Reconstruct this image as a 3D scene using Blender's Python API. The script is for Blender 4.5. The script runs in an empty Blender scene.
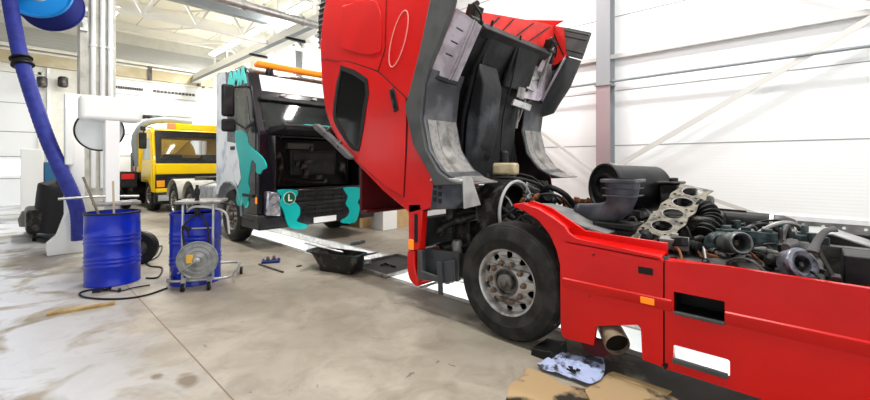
import bpy, bmesh, math, random
from mathutils import Vector, Matrix, Euler
random.seed(7)
C = bpy.context.scene.collection
PI = math.pi
# ------------------------------------------------------------------ camera numbers
SN, CS, HC, FP, CX, CY = .7266, .6871, 1.55, 400.0, 435.0, 162.0
def at(u, v, X=None, Y=None, Z=None):
    a = (u-CX)/FP; b = (CY-v)/FP
    xc = SN+a*CS; yc = CS-a*SN
    d = X/xc if X is not None else Y/yc if Y is not None else (Z-HC)/b
    return Vector((xc*d, yc*d, HC+b*d))
def yz(l, X):
    return [tuple(at(u, v, X=X))[1:] for u, v in l]

# ------------------------------------------------------------------ materials
MATS = {}
def mat(name, col, rough=.5, metal=0., noise=0., scale=6., bump=0., bscale=40., coat=0., col2=None, fac=(.45, .62), emit=None, strength=0., alpha=None, trans=0., detail=6., spec=.28):
    if name in MATS: return MATS[name]
    m = bpy.data.materials.new(name); m.use_nodes = True
    nt = m.node_tree; b = nt.nodes['Principled BSDF']
    b.inputs['Base Color'].default_value = (*col, 1); b.inputs['Roughness'].default_value = rough
    b.inputs['Metallic'].default_value = metal; b.inputs['Specular IOR Level'].default_value = spec
    if coat: b.inputs['Coat Weight'].default_value = coat; b.inputs['Coat Roughness'].default_value = .06
    if emit: b.inputs['Emission Color'].default_value = (*emit, 1); b.inputs['Emission Strength'].default_value = strength
    if trans: b.inputs['Transmission Weight'].default_value = trans
    if alpha is not None: b.inputs['Alpha'].default_value = alpha
    tc = nt.nodes.new('ShaderNodeTexCoord')
    if noise or col2:
        n = nt.nodes.new('ShaderNodeTexNoise'); n.inputs['Scale'].default_value = scale; n.inputs['Detail'].default_value = detail
        nt.links.new(tc.outputs['Object'], n.inputs['Vector'])
        r = nt.nodes.new('ShaderNodeValToRGB')
        r.color_ramp.elements[0].position = fac[0]; r.color_ramp.elements[1].position = fac[1]
        c2 = col2 if col2 else tuple(c*(1-noise) for c in col)
        r.color_ramp.elements[0].color = (*col, 1); r.color_ramp.elements[1].color = (*c2, 1)
        nt.links.new(n.outputs['Fac'], r.inputs['Fac']); nt.links.new(r.outputs['Color'], b.inputs['Base Color'])
    if bump:
        n2 = nt.nodes.new('ShaderNodeTexNoise'); n2.inputs['Scale'].default_value = bscale
        nt.links.new(tc.outputs['Object'], n2.inputs['Vector'])
        bp = nt.nodes.new('ShaderNodeBump'); bp.inputs['Strength'].default_value = bump; bp.inputs['Distance'].default_value = .02
        nt.links.new(n2.outputs['Fac'], bp.inputs['Height']); nt.links.new(bp.outputs['Normal'], b.inputs['Normal'])
    MATS[name] = m; return m

RED = mat('red_paint', (.65, .006, .005), .26, coat=.12, noise=.16, scale=1.6, fac=(.4, .75))
RED_IN = mat('red_inside', (.62, .02, .015), .5, noise=.25, scale=4)
DRED = mat('dark_red', (.075, .004, .006), .45)
PLGREY = mat('grey_plastic', (.075, .078, .078), .5, noise=.25, scale=5)
LINER = mat('liner_plastic', (.05, .05, .056), .5, scale=3.5, col2=(.12, .12, .13))
FLAPM = mat('flap_mesh', (.26, .245, .235), .65, noise=.3, scale=20)
BLK = mat('black_plastic', (.007, .007, .008), .45, scale=5, col2=(.02, .02, .022))
INSUL = mat('insulation', (.003, .003, .004), .5, col2=(.022, .023, .026), scale=2.6, fac=(.5, .7), bump=.5, bscale=7)
GREASE = mat('greasy_metal', (.012, .011, .010), .38, .3, col2=(.07, .065, .06), scale=9, fac=(.5, .66), bump=.4, bscale=30)
STEELD = mat('dark_steel', (.06, .06, .062), .45, .6, col2=(.13, .12, .11), scale=8)
ALU = mat('aluminium', (.55, .55, .55), .35, .8, noise=.35, scale=8)
ALUD = mat('dull_aluminium', (.33, .32, .31), .5, .6, col2=(.12, .11, .1), scale=7, fac=(.42, .7))
LILAC = mat('sill_metal', (.50, .45, .50), .5, .2, noise=.35, scale=6)
RUST = mat('rusty_iron', (.26, .09, .035), .8, .2, col2=(.05, .025, .018), scale=14, bump=.4)
GASK = mat('gasket_metal', (.17, .15, .11), .5, .1, col2=(.035, .03, .02), scale=16)
TANKP = mat('yellowed_plastic', (.52, .43, .26), .5, noise=.3, scale=8)
BLUEGREY = mat('blue_grey_plastic', (.04, .044, .056), .42, scale=5, col2=(.085, .09, .105))
TURQ = mat('green_grey_metal', (.010, .018, .021), .4, .2, col2=(.06, .085, .09), scale=12)
TYRE = mat('tyre_rubber', (.010, .0098, .009), .65, col2=(.028, .026, .023), scale=7, bump=.25, bscale=50)
RIM = mat('rim_paint', (.50, .49, .48), .38, .6, col2=(.2, .17, .14), scale=11, fac=(.5, .72))
HUBM = mat('hub_metal', (.16, .15, .14), .5, .6, col2=(.07, .06, .05), scale=10)
NUTM = mat('nut_rust', (.15, .10, .07), .6, .5)
GLASSD = mat('dark_glass', (.002, .003, .003), .08, spec=.2)
GLASSG = mat('cab_glass', (.010, .015, .016), .05, spec=.5, col2=(.035, .05, .05), scale=1.3, fac=(.45, .7))
CLEARG = mat('tinted_glass', (.03, .035, .035), .04, alpha=.72)
TBLK = mat('black_paint', (.007, .007, .011), .2, coat=.35)
TEAL = mat('teal_wrap', (.0, .44, .42), .35)
TEALL = mat('light_teal', (.10, .75, .70), .35)
WRAP = mat('pale_wrap', (.80, .83, .88), .3, col2=(.26, .34, .46), scale=3.2, fac=(.52, .78), coat=.3)
WHITEP = mat('white_panel', (.82, .84, .82), .35)
YEL = mat('yellow_paint', (.93, .62, .0), .35, coat=.3)
ORANGE = mat('orange_lens', (.95, .25, .01), .3, emit=(1, .25, .02), strength=.25)
AMBER = mat('amber_lens', (.95, .38, .02), .3)
REDLENS = mat('red_lens', (.6, .02, .015), .3)
HLGLASS = mat('headlamp_glass', (.62, .64, .72), .12, .6, noise=.6, scale=14)
BLUED = mat('drum_blue', (.004, .022, .42), .3, coat=.25, noise=.3, scale=3)
BLUER = mat('reel_blue', (.01, .22, .62), .35)
HOSEB = mat('hose_blue', (.025, .035, .26), .6, noise=.25, scale=10)
BLACKR = mat('black_rubber', (.006, .006, .006), .5)
GALV = mat('galvanised', (.48, .49, .48), .38, .8, noise=.25, scale=8)
REELG = mat('reel_grey', (.30, .31, .31), .5, .5, noise=.3, scale=12)
WHITEM = mat('white_machine', (.86, .87, .86), .4)
CONCR = mat('column_concrete', (.62, .61, .54), .85, noise=.22, scale=4, bump=.2)
BEIGE = mat('beige_lintel', (.50, .43, .28), .8, col2=(.62, .57, .42), scale=1.2)
CREAM = mat('cream_steel', (.82, .81, .75), .6)
CEILM = mat('ceiling_sheet', (.82, .81, .74), .8)
GREYST = mat('grey_steel', (.27, .30, .32), .5, .2)
DOORW = mat('door_white', (.86, .88, .90), .4, emit=None)
JOINT = mat('panel_joint', (.24, .25, .25), .8)
POSTM = mat('wall_post', (.30, .31, .33), .5)
BRACEM = mat('brace_white', (.60, .60, .58), .5)
POSTR = mat('post_primer', (.34, .26, .27), .6)
WOOD = mat('raw_wood', (.46, .31, .12), .75, noise=.3, scale=12)
CARD = mat('cardboard', (.42, .30, .16), .85, col2=(.03, .025, .02), scale=3.2, fac=(.53, .60))
CARDC = mat('clean_cardboard', (.55, .38, .19), .85, noise=.12)
RAG = mat('blue_rag', (.42, .50, .74), .9, col2=(.05, .05, .06), scale=9, fac=(.52, .60), bump=.3, bscale=20)
PITW = mat('pit_white', (.88, .89, .88), .5)
TUBE = mat('tube_lamp', (1, 1, 1), .5, emit=(1, .98, .93), strength=9)
PITL = mat('pit_lamp_lens', (1, 1, 1), .5, emit=(1, 1, 1), strength=14)
CLOTH = mat('black_cloth', (.012, .012, .014), .75)
GREEN = mat('badge_green', (.0, .10, .04), .5)
BEIGEF = mat('beige_fender', (.50, .48, .42), .6, noise=.2)
OILB = mat('oily_black', (.02, .02, .018), .28, .3, col2=(.09, .085, .07), scale=8, fac=(.52, .7))

def floor_mat():
    m = bpy.data.materials.new('stained_concrete'); m.use_nodes = True
    nt = m.node_tree; N = nt.nodes; L = nt.links; b = N['Principled BSDF']
    geo = N.new('ShaderNodeNewGeometry')
    def noise(scale, det, lo, hi, dist=0., rough=.55):
        n = N.new('ShaderNodeTexNoise'); n.inputs['Scale'].default_value = scale; n.inputs['Detail'].default_value = det
        n.inputs['Distortion'].default_value = dist; n.inputs['Roughness'].default_value = rough
        L.new(geo.outputs['Position'], n.inputs['Vector'])
        r = N.new('ShaderNodeMapRange'); r.inputs['From Min'].default_value = lo; r.inputs['From Max'].default_value = hi
        L.new(n.outputs['Fac'], r.inputs['Value']); return r.outputs['Result'], n
    def mix(f, a, c, mode='MIX'):
        x = N.new('ShaderNodeMix'); x.data_type = 'RGBA'; x.blend_type = mode
        if hasattr(f, 'is_linked') or not isinstance(f, float): L.new(f, x.inputs[0])
        else: x.inputs[0].default_value = f
        for s, v in ((6, a), (7, c)):
            if isinstance(v, tuple): x.inputs[s].default_value = (*v, 1)
            else: L.new(v, x.inputs[s])
        return x.outputs[2]
    f1, _ = noise(.7, 5, .35, .68, .6)
    f2, _ = noise(2.8, 8, .42, .75, .8, .65)
    f3, _ = noise(5.0, 6, .66, .72, 1.2)
    c = mix(f1, (.40, .36, .295), (.26, .23, .18))
    c = mix(f2, c, (.22, .19, .145))
    c = mix(f3, c, (.16, .13, .10))
    # wetter concrete towards the doors, its bluish-white reflection painted into the colour
    sx = N.new('ShaderNodeSeparateXYZ'); L.new(geo.outputs['Position'], sx.inputs[0])
    mr = N.new('ShaderNodeMapRange'); mr.inputs['From Min'].default_value = 1.1; mr.inputs['From Max'].default_value = -.4
    L.new(sx.outputs['X'], mr.inputs['Value'])
    f4, _ = noise(1.6, 8, .40, .52, 1.0)
    mm = N.new('ShaderNodeMath'); mm.operation = 'MULTIPLY'; L.new(mr.outputs[0], mm.inputs[0]); L.new(f4, mm.inputs[1])
    c = mix(mm.outputs[0], c, (.62, .66, .74))
    # joint cut in the slab along y
    d = N.new('ShaderNodeMath'); d.operation = 'SUBTRACT'; d.inputs[1].default_value = .99; L.new(sx.outputs['X'], d.inputs[0])
    ab = N.new('ShaderNodeMath'); ab.operation = 'ABSOLUTE'; L.new(d.outputs[0], ab.inputs[0])
    lt = N.new('ShaderNodeMath'); lt.operation = 'LESS_THAN'; lt.inputs[1].default_value = .0055; L.new(ab.outputs[0], lt.inputs[0])
    c = mix(lt.outputs[0], c, (.17, .11, .06))
    # dark patches: oily beside the lifts, pit-edge shade painted under the red truck
    def spot(px, py, rx, ry, colr, amt=.8):
        nonlocal c
        v = N.new('ShaderNodeVectorMath'); v.operation = 'SUBTRACT'; v.inputs[1].default_value = (px, py, 0); L.new(geo.outputs['Position'], v.inputs[0])
        w = N.new('ShaderNodeVectorMath'); w.operation = 'DIVIDE'; w.inputs[1].default_value = (rx, ry, 1); L.new(v.outputs[0], w.inputs[0])
        l = N.new('ShaderNodeVectorMath'); l.operation = 'LENGTH'; L.new(w.outputs[0], l.inputs[0])
        fn, _ = noise(3.5, 6, .2, .8, .5)
        ad = N.new('ShaderNodeMath'); ad.operation = 'ADD'; L.new(l.outputs['Value'], ad.inputs[0]); L.new(fn, ad.inputs[1])
        r = N.new('ShaderNodeMapRange'); r.inputs['From Min'].default_value = 1.35; r.inputs['From Max'].default_value = .95; r.inputs['To Max'].default_value = amt
        L.new(ad.outputs[0], r.inputs['Value']); c = mix(r.outputs[0], c, colr)
    spot(.25, 8.9, .55, 1.5, (.12, .095, .075), .8)
    spot(.86, 3.22, .09, .16, (.14, .10, .06), .85)
    spot(.72, 3.45, .07, .09, (.14, .10, .06), .8)
    spot(3.22, .2, .50, 2.1, (.035, .031, .028), .92)  # shadow along the pit edge, painted into the floor colour
    spot(3.3, 2.9, .6, 1.0, (.13, .11, .08), .6)
    spot(3.2, 5.0, .45, .9, (.10, .085, .06), .75)
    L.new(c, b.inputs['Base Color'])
    rr, _ = noise(2.0, 6, .35, .7, .5)
    r2 = N.new('ShaderNodeMapRange'); r2.inputs['To Min'].default_value = .38; r2.inputs['To Max'].default_value = .62; L.new(rr, r2.inputs['Value'])
    L.new(r2.outputs[0], b.inputs['Roughness'])
    _, nb = noise(14, 8, 0, 1)
    bp = N.new('ShaderNodeBump'); bp.inputs['Strength'].default_value = .12; bp.inputs['Distance'].default_value = .02
    L.new(nb.outputs['Fac'], bp.inputs['Height']); L.new(bp.outputs[0], b.inputs['Normal'])
    return m
def rib_mat(name, col, period, axis='Z', bumps=.25, rough=.5):
    m = bpy.data.materials.new(name); m.use_nodes = True
    nt = m.node_tree; N = nt.nodes; L = nt.links; b = N['Principled BSDF']
    b.inputs['Base Color'].default_value = (*col, 1); b.inputs['Roughness'].default_value = rough
    geo = N.new('ShaderNodeNewGeometry'); w = N.new('ShaderNodeTexWave'); w.bands_direction = axis
    w.inputs['Scale'].default_value = .314/period
    L.new(geo.outputs['Position'], w.inputs['Vector'])
    bp = N.new('ShaderNodeBump'); bp.inputs['Strength'].default_value = bumps; bp.inputs['Distance'].default_value = .01
    L.new(w.outputs['Fac'], bp.inputs['Height']); L.new(bp.outputs[0], b.inputs['Normal'])
    return m
FLOORM = floor_mat()
WALLM = rib_mat('wall_cladding', (.84, .86, .87), .05, bumps=.06)
CORR = rib_mat('corrugated_sheet', (.50, .51, .49), .12)

# ------------------------------------------------------------------ mesh builder
class MB:
    def __init__(s): s.v = []; s.f = []; s.mi = []; s.mats = []
    def _m(s, m):
        if m not in s.mats: s.mats.append(m)
        return s.mats.index(m)
    def add(s, vs, fs, m=None):
        o = len(s.v); s.v += [Vector(v) for v in vs]
        k = s._m(m) if m is not None else 0
        for f in fs: s.f.append(tuple(i+o for i in f)); s.mi.append(k)
        return s
    def box(s, x0, x1, y0, y1, z0, z1, m=None):
        vs = [(x, y, z) for x in (x0, x1) for y in (y0, y1) for z in (z0, z1)]
        return s.add(vs, [(0, 1, 3, 2), (4, 6, 7, 5), (0, 4, 5, 1), (2, 3, 7, 6), (0, 2, 6, 4), (1, 5, 7, 3)], m)
    def obox(s, c, size, rot=(0, 0, 0), m=None):
        R = Euler(rot).to_matrix(); hx, hy, hz = [q/2 for q in size]; c = Vector(c)
        vs = [c+R@Vector((x, y, z)) for x in (-hx, hx) for y in (-hy, hy) for z in (-hz, hz)]
        return s.add(vs, [(0, 1, 3, 2), (4, 6, 7, 5), (0, 4, 5, 1), (2, 3, 7, 6), (0, 2, 6, 4), (1, 5, 7, 3)], m)
    def beam(s, a, b, w, h, m=None, up=(0, 0, 1)):
        a = Vector(a); b = Vector(b); d = (b-a).normalized(); up = Vector(up)
        if abs(d.dot(up)) > .98: up = Vector((0, 1, 0))
        sd = d.cross(up).normalized()*w/2; u = sd.cross(d).normalized()*h/2
        vs = [p+i*sd+j*u for p in (a, b) for i in (-1, 1) for j in (-1, 1)]
        return s.add(vs, [(0, 1, 3, 2), (4, 6, 7, 5), (0, 4, 5, 1), (2, 3, 7, 6), (0, 2, 6, 4), (1, 5, 7, 3)], m)
    def prism(s, poly, a0, a1, axis='X', m=None):
        def mk(p, a): return (a, p[0], p[1]) if axis == 'X' else (p[0], a, p[1]) if axis == 'Y' else (p[0], p[1], a)
        n = len(poly)
        vs = [mk(p, a0) for p in poly]+[mk(p, a1) for p in poly]
        fs = [tuple(range(n)), tuple(range(2*n-1, n-1, -1))]+[(i, (i+1) % n, n+(i+1) % n, n+i) for i in range(n)]
        return s.add(vs, fs, m)
    def sheet(s, path, a0, a1, t, axis='X', m=None):
        """strip following a 2D path (YZ for axis X), width a0..a1, thickness t towards the left of the path"""
        n = len(path); off = []
        for i in range(n):
            p = Vector(path[max(i-1, 0)]); q = Vector(path[min(i+1, n-1)]); d = (q-p).normalized()
            off.append((path[i][0]-d.y*t, path[i][1]+d.x*t))
        def mk(p, a): return (a, p[0], p[1]) if axis == 'X' else (p[0], a, p[1])
        vs = []
        for i in range(n): vs += [mk(path[i], a0), mk(path[i], a1), mk(off[i], a1), mk(off[i], a0)]
        fs = []
        for i in range(n-1):
            for k in range(4): fs.append((4*i+k, 4*i+(k+1) % 4, 4*i+4+(k+1) % 4, 4*i+4+k))
        fs += [(0, 1, 2, 3), (4*n-1, 4*n-2, 4*n-3, 4*n-4)]
        return s.add(vs, fs, m)
    def tube(s, pts, r, seg=12, m=None, caps=True, closed=False, smooth=0, flat=1.):
        pts = [Vector(p) for p in pts]
        if smooth: pts = spline(pts, smooth, closed)
        n = len(pts); rs = r if isinstance(r, (list, tuple)) else [r]*n
        if len(rs) != n: rs = [rs[0]+(rs[-1]-rs[0])*i/(n-1) if len(rs) == 2 else rs[min(int(i/(n-1)*(len(rs)-1)+.5), len(rs)-1)] for i in range(n)]
        vs = []; fs = []; prev = None
        for i, p in enumerate(pts):
            if closed: d = pts[(i+1) % n]-pts[i-1]
            else: d = pts[min(i+1, n-1)]-pts[max(i-1, 0)]
            d.normalize()
            if prev is None:
                up = Vector((0, 0, 1)) if abs(d.z) < .9 else Vector((1, 0, 0))
                a = d.cross(up).normalized()
            else: a = (prev-d*prev.dot(d)).normalized()
            prev = a; b = d.cross(a)
            for k in range(seg):
                t = 2*PI*k/seg; vs.append(p+(a*math.cos(t)+b*math.sin(t)*flat)*rs[i])
        for i in range(n if closed else n-1):
            j = (i+1) % n
            for k in range(seg): fs.append((i*seg+k, i*seg+(k+1) % seg, j*seg+(k+1) % seg, j*seg+k))
        if caps and not closed: fs += [tuple(range(seg-1, -1, -1)), tuple((n-1)*seg+k for k in range(seg))]
        return s.add(vs, fs, m)
    def lathe(s, prof, o, axis, seg=32, m=None, close=False):
        """profile of (radius, distance along axis)"""
        o = Vector(o); d = Vector(axis).normalized(); up = Vector((0, 0, 1)) if abs(d.z) < .9 else Vector((1, 0, 0))
        a = d.cross(up).normalized(); b = d.cross(a); vs = []; fs = []; n = len(prof)
        for r, h in prof:
            for k in range(seg):
                t = 2*PI*k/seg; vs.append(o+d*h+(a*math.cos(t)+b*math.sin(t))*max(r, .0004))
        for i in range(n if close else n-1):
            j = (i+1) % n
            for k in range(seg): fs.append((i*seg+k, i*seg+(k+1) % seg, j*seg+(k+1) % seg, j*seg+k))
        if not close:
            fs += [tuple(range(seg-1, -1, -1)), tuple((n-1)*seg+k for k in range(seg))]
        return s.add(vs, fs, m)
    def cyl(s, a, b, r, seg=16, m=None): return s.tube([a, b], r, seg, m)
def spline(pts, k, closed=False):
    out = []; n = len(pts); rng = n if closed else n-1
    for i in range(rng):
        p0 = pts[(i-1) % n] if closed or i > 0 else pts[0]; p1 = pts[i]; p2 = pts[(i+1) % n]
        p3 = pts[(i+2) % n] if closed or i+2 < n else pts[-1]
        for j in range(k):
            t = j/k; out.append(.5*((2*p1)+(p2-p0)*t+(2*p0-5*p1+4*p2-p3)*t*t+(3*p1-p0-3*p2+p3)*t**3))
    if not closed: out.append(pts[-1])
    return out
def finish(name, vs, fs, mi, mats, parent=None, bevel=0, sharp=35, bseg=2):
    lo = Vector([min(v[i] for v in vs) for i in range(3)]); hi = Vector([max(v[i] for v in vs) for i in range(3)])
    c = (lo+hi)/2; c.z = lo.z if parent is None else c.z
    me = bpy.data.meshes.new(name); me.from_pydata([tuple(Vector(v)-c) for v in vs], [], fs)
    for m in mats: me.materials.append(m)
    for p, k in zip(me.polygons, mi): p.material_index = k
    bm = bmesh.new(); bm.from_mesh(me); bmesh.ops.recalc_face_normals(bm, faces=bm.faces); bm.to_mesh(me); bm.free()
    me.shade_smooth(); me.set_sharp_from_angle(angle=math.radians(sharp))
    o = bpy.data.objects.new(name, me); C.objects.link(o)
    if parent is not None:
        o.parent = parent; o.location = c-Vector(parent['_w'])
    else: o.location = c
    o['_w'] = tuple(c)
    if bevel:
        b = o.modifiers.new('bevel', 'BEVEL'); b.width = bevel; b.segments = bseg; b.limit_method = 'ANGLE'; b.angle_limit = math.radians(35); b.harden_normals = False
    return o
def obj(name, mb, m=None, parent=None, bevel=0, sharp=35, bseg=2, label=None):
    mats = mb.mats or [m]
    o = finish(name, mb.v, mb.f, mb.mi, mats, parent, bevel, sharp, bseg)
    if label: o['label'] = label
    return o
def tag(o, label, cat, group=None):
    o['label'] = label; o['category'] = cat
    if group: o['group'] = group
    return o
def thing(name, label, cat, loc, group=None):
    o = bpy.data.objects.new(name, None); C.objects.link(o); o.location = loc; o['_w'] = tuple(loc); o.empty_display_size = .1
    return tag(o, label, cat, group)
def struct(name, mb, m=None, bevel=0, label=None, parent=None):
    o = obj(name, mb, m, parent, bevel)
    if parent is None: o['kind'] = 'structure'
    if label: o['label'] = label
    return o
def plate_mb(outline, holes, place, thick, m=None):
    """flat plate with holes: 2D outline filled by a curve, place(x, y, z) maps to world, z in 0..thick"""
    cu = bpy.data.curves.new('t', 'CURVE'); cu.dimensions = '2D'; cu.fill_mode = 'BOTH'; cu.extrude = .5
    for loop in [outline]+holes:
        sp = cu.splines.new('POLY'); sp.points.add(len(loop)-1); sp.use_cyclic_u = True
        for i, p in enumerate(loop): sp.points[i].co = (p[0], p[1], 0, 1)
    o = bpy.data.objects.new('t', cu); C.objects.link(o)
    dg = bpy.context.evaluated_depsgraph_get(); me = bpy.data.meshes.new_from_object(o.evaluated_get(dg))
    mb = MB(); mb.add([place(v.co.x, v.co.y, (v.co.z+.5)*thick) for v in me.vertices], [tuple(p.vertices) for p in me.polygons], m)
    bpy.data.objects.remove(o); bpy.data.curves.remove(cu); bpy.data.meshes.remove(me)
    return mb
def text_mb(txt, size, place, thick, m=None, offset=0.):
    cu = bpy.data.curves.new('t', 'FONT'); cu.body = txt; cu.size = size; cu.extrude = .5; cu.align_x = 'CENTER'; cu.align_y = 'CENTER'; cu.offset = offset
    o = bpy.data.objects.new('t', cu); C.objects.link(o)
    dg = bpy.context.evaluated_depsgraph_get(); me = bpy.data.meshes.new_from_object(o.evaluated_get(dg))
    mb = MB(); mb.add([place(v.co.x, v.co.y, (v.co.z+.5)*thick) for v in me.vertices], [tuple(p.vertices) for p in me.polygons], m)
    bpy.data.objects.remove(o); bpy.data.curves.remove(cu); bpy.data.meshes.remove(me)
    return mb
def circ(cx, cy, r, n=28, ry=None, a0=0): return [(cx+r*math.cos(2*PI*k/n+a0), cy+(ry or r)*math.sin(2*PI*k/n+a0)) for k in range(n)]
def rrect(x0, x1, y0, y1, r=.02, n=4):
    out = []
    for cx, cy, a in ((x1-r, y1-r, 0), (x0+r, y1-r, PI/2), (x0+r, y0+r, PI), (x1-r, y0+r, 1.5*PI)):
        for k in range(n+1): out.append((cx+r*math.cos(a+k*PI/2/n), cy+r*math.sin(a+k*PI/2/n)))
    return out
def smooth2(pts, k=4, closed=True):
    return [(p.x, p.y) for p in spline([Vector((a, b, 0)) for a, b in pts], k, closed)]
def cut(o, cutters):
    """boolean-cut solid builders out of o, applied into its mesh"""
    for mb in cutters:
        c = finish('cutter', mb.v, mb.f, mb.mi, [], None)
        md = o.modifiers.new('b', 'BOOLEAN'); md.object = c; md.operation = 'DIFFERENCE'; md.solver = 'EXACT'
        if o.parent is not None: bpy.context.view_layer.update()
        dg = bpy.context.evaluated_depsgraph_get(); dg.update()
        me = bpy.data.meshes.new_from_object(o.evaluated_get(dg))
        o.modifiers.remove(md); me.name = o.name; o.data = me
        bpy.data.objects.remove(c)
    me.shade_smooth(); me.set_sharp_from_angle(angle=math.radians(35))
def copy_tree(o, parent=None):
    c = o.copy(); C.objects.link(c)
    if parent is not None: c.parent = parent
    for ch in [x for x in ALLOBJ() if x.parent == o]: copy_tree(ch, c)
    return c
def ALLOBJ(): return list(bpy.data.objects)

# ================================================================== SETTING
XW = 8.0; YF = 21.0; ZC = 7.0; XL = -6.0; YB = -5.0
PX0, PX1, PY0, PY1 = 3.5, 4.27, -2.5, 12.5      # inspection pit
m = MB()
for a in ((XL, PX0, YB, YF), (PX1, XW, YB, YF), (PX0, PX1, YB, PY0), (PX0, PX1, PY1, YF)):
    m.box(a[0], a[1], a[2], a[3], -.12, 0)
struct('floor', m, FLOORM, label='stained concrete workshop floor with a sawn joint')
m = MB(); D = -1.5
m.box(PX0-.12, PX0, PY0-.1, PY1+.1, D, -.121); m.box(PX1, PX1+.12, PY0-.1, PY1+.1, D, -.121)
m.box(PX0-.12, PX1+.12, PY0-.2, PY0-.1, D, -.121); m.box(PX0-.12, PX1+.12, PY1+.1, PY1+.2, D, -.121); m.box(PX0-.12, PX1+.12, PY0-.2, PY1+.2, D-.1, D)
struct('trim_1', m, PITW, label='white lined inspection pit under the trucks')
m = MB()
m.box(PX0-.07, PX0+.005, PY0, PY1, -.1, .006); m.box(PX1-.005, PX1+.07, PY0, PY1, -.1, .006)
struct('trim_2', m, mat('pit_edge', (.60, .60, .58), .45, .3, noise=.3, scale=9), label='steel angle edging along both rims of the pit')
m = MB()
m.box(XW, XW+.15, YB, YF, .75, ZC+.2)
struct('wall_right', m, WALLM, label='white ribbed sandwich panel wall')
m = MB(); m.box(XW-.03, XW+.15, YB, YF, 0, .75)
struct('baseboard_right', m, mat('plinth', (.72, .74, .77), .7, noise=.08), label='pale plinth at the foot of the panel wall')
m = MB()
for z in (1.87, 2.92, 4.35, 5.5): m.box(XW-.006, XW, YB, YF, z-.006, z+.006, JOINT)
struct('trim_3', m, label='thin joints between the wall panels')
m = MB()
m.box(XW-.10, XW-.006, YB, YF, 3.53, 3.61, BRACEM)
struct('trim_4', m, label='white horizontal rail on the panel wall')
k = 5
for y in (2.90, 9.0, 15.0):
    m = MB()
    for x in (XW-.30, XW-.06): m.box(x, x+.018, y-.13, y+.13, 0, ZC, POSTM)
    m.box(XW-.28, XW-.06, y-.008, y+.008, 0, ZC, POSTM)
    if y < 5: m.box(XW-.305, XW-.301, y-.128, y+.128, .9, 3.0, POSTR)
    m.box(XW-.33, XW-.05, y-.15, y+.15, 3.0, 3.03, POSTM)
    struct('trim_%d' % k, m, bevel=.002, label='grey steel wall post'); k += 1
def brace(a, b, w=.07):
    global k
    m = MB(); m.beam(a, b, .035, w, BRACEM); struct('trim_%d' % k, m, label='white diagonal wall brace'); k += 1
brace((XW-.2, 2.88, 1.35), (XW-.2, -.75, 3.57), .085); brace((XW-.2, -3.4, 1.5), (XW-.2, -.75, 3.57), .085)
brace((XW-.2, 2.9, 5.9), (XW-.2, -.75, 3.6), .085)
brace((XW-.2, 3.1, 1.35), (XW-.2, 6.1, 3.55), .06); brace((XW-.2, 8.9, 1.0), (XW-.2, 6.0, 3.55), .06); brace((XW-.23, 2.9, 1.55), (XW-.23, .6, .75), .06)
brace((XW-.2, 9.2, 3.6), (XW-.2, 14.8, 6.4), .09); brace((XW-.2, 14.8, 3.6), (XW-.2, 9.2, 6.4), .09)
# ceiling and roof steel
m = MB(); m.box(XL, XW, YB, YF, ZC, ZC+.2)
struct('ceiling', m, CEILM, label='pale sheet metal roof')
for y in (19.7, 16.9, 14.1, 11.3, 8.5):
    m = MB(); m.box(XL, XW, y-.10, y+.10, ZC-.30, ZC-.001, CREAM); m.box(XL, XW, y-.14, y+.14, ZC-.32, ZC-.30, CREAM)
    struct('trim_%d' % k, m, label='cream purlin under the roof'); k += 1
m = MB()
for x in (-1, .6, 2.1, 3.4, 4.7, 6.0, 7.3): m.box(x-.008, x+.008, 5, YF, ZC-.006, ZC-.002, JOINT)
struct('trim_%d' % k, m, label='joints of the roof sheets'); k += 1
# truss that spans the hall with its web members
m = MB()
yt = 12.4
m.box(XL, XW-.3, yt-.12, yt+.12, 5.86, 6.2, GREYST); m.lathe([(.10, 0), (.10, .03), (.13, .03), (.13, 0)], (2.98, yt-.125, 6.03), (0, -1, 0), 20, GALV); m.lathe([(.09, 0), (.02, .02)], (2.98, yt-.121, 6.03), (0, -1, 0), 20, BLK)
struct('trim_%d' % k, m, label='grey box girder across the hall'); k += 1
m = MB()
for x, y in ((7.5, 12.5), (6.0, 12.5)): pass
for i in range(5):
    x0 = 7.6-i*1.3
    m.beam((x0, 13.0, 5.5), (x0-.65, 13.0, 6.7), .06, .06, CREAM); m.beam((x0-.65, 13.0, 6.7), (x0-1.3, 13.0, 5.5), .06, .06, CREAM)
m.box(1.0, 7.7, 12.95, 13.05, 5.42, 5.52, CREAM)
struct('trim_%d' % k, m, label='cream lattice truss under the roof'); k += 1
m = MB()
for y0, y1 in ((8.3, 10.3), (10.3, 12.3), (13.2, 15.4), (15.4, 17.6), (17.6, 20)):
    m.beam((7.0, y0, 5.6), (6.5, (y0+y1)/2, 6.7), .07, .07, CREAM); m.beam((6.5, (y0+y1)/2, 6.7), (7.0, y1, 5.6), .07, .07, CREAM)
struct('trim_%d' % k, m, label='zigzag bracing along the crane runway'); k += 1
m = MB()
m.box(5.75, 5.95, 5.0, 20.9, 5.30, 5.62, CREAM); m.box(5.68, 6.02, 5.0, 20.9, 5.22, 5.30, WHITEM); m.box(5.66, 5.68, 5.0, 20.9, 5.20, 5.31, GREYST)
for y in (8.9, 11.2, 13.8): m.box(5.5, 6.1, y-.05, y+.05, 5.15, 5.22, BLK)
struct('trim_%d' % k, m, label='cream runway beam along the hall'); k += 1
m = MB()
for a, b in (((1.1, 19.7, 6.7), (2.7, 16.9, 6.7)), ((2.9, 19.7, 6.7), (5.2, 16.9, 6.7)), ((5.2, 19.7, 6.7), (7.6, 16.9, 6.7)), ((3.1, 16.9, 6.7), (5.3, 14.1, 6.7))):
    m.beam(a, b, .06, .06, CREAM)
struct('trim_%d' % k, m, label='cream wind bracing in the roof plane'); k += 1
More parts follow.
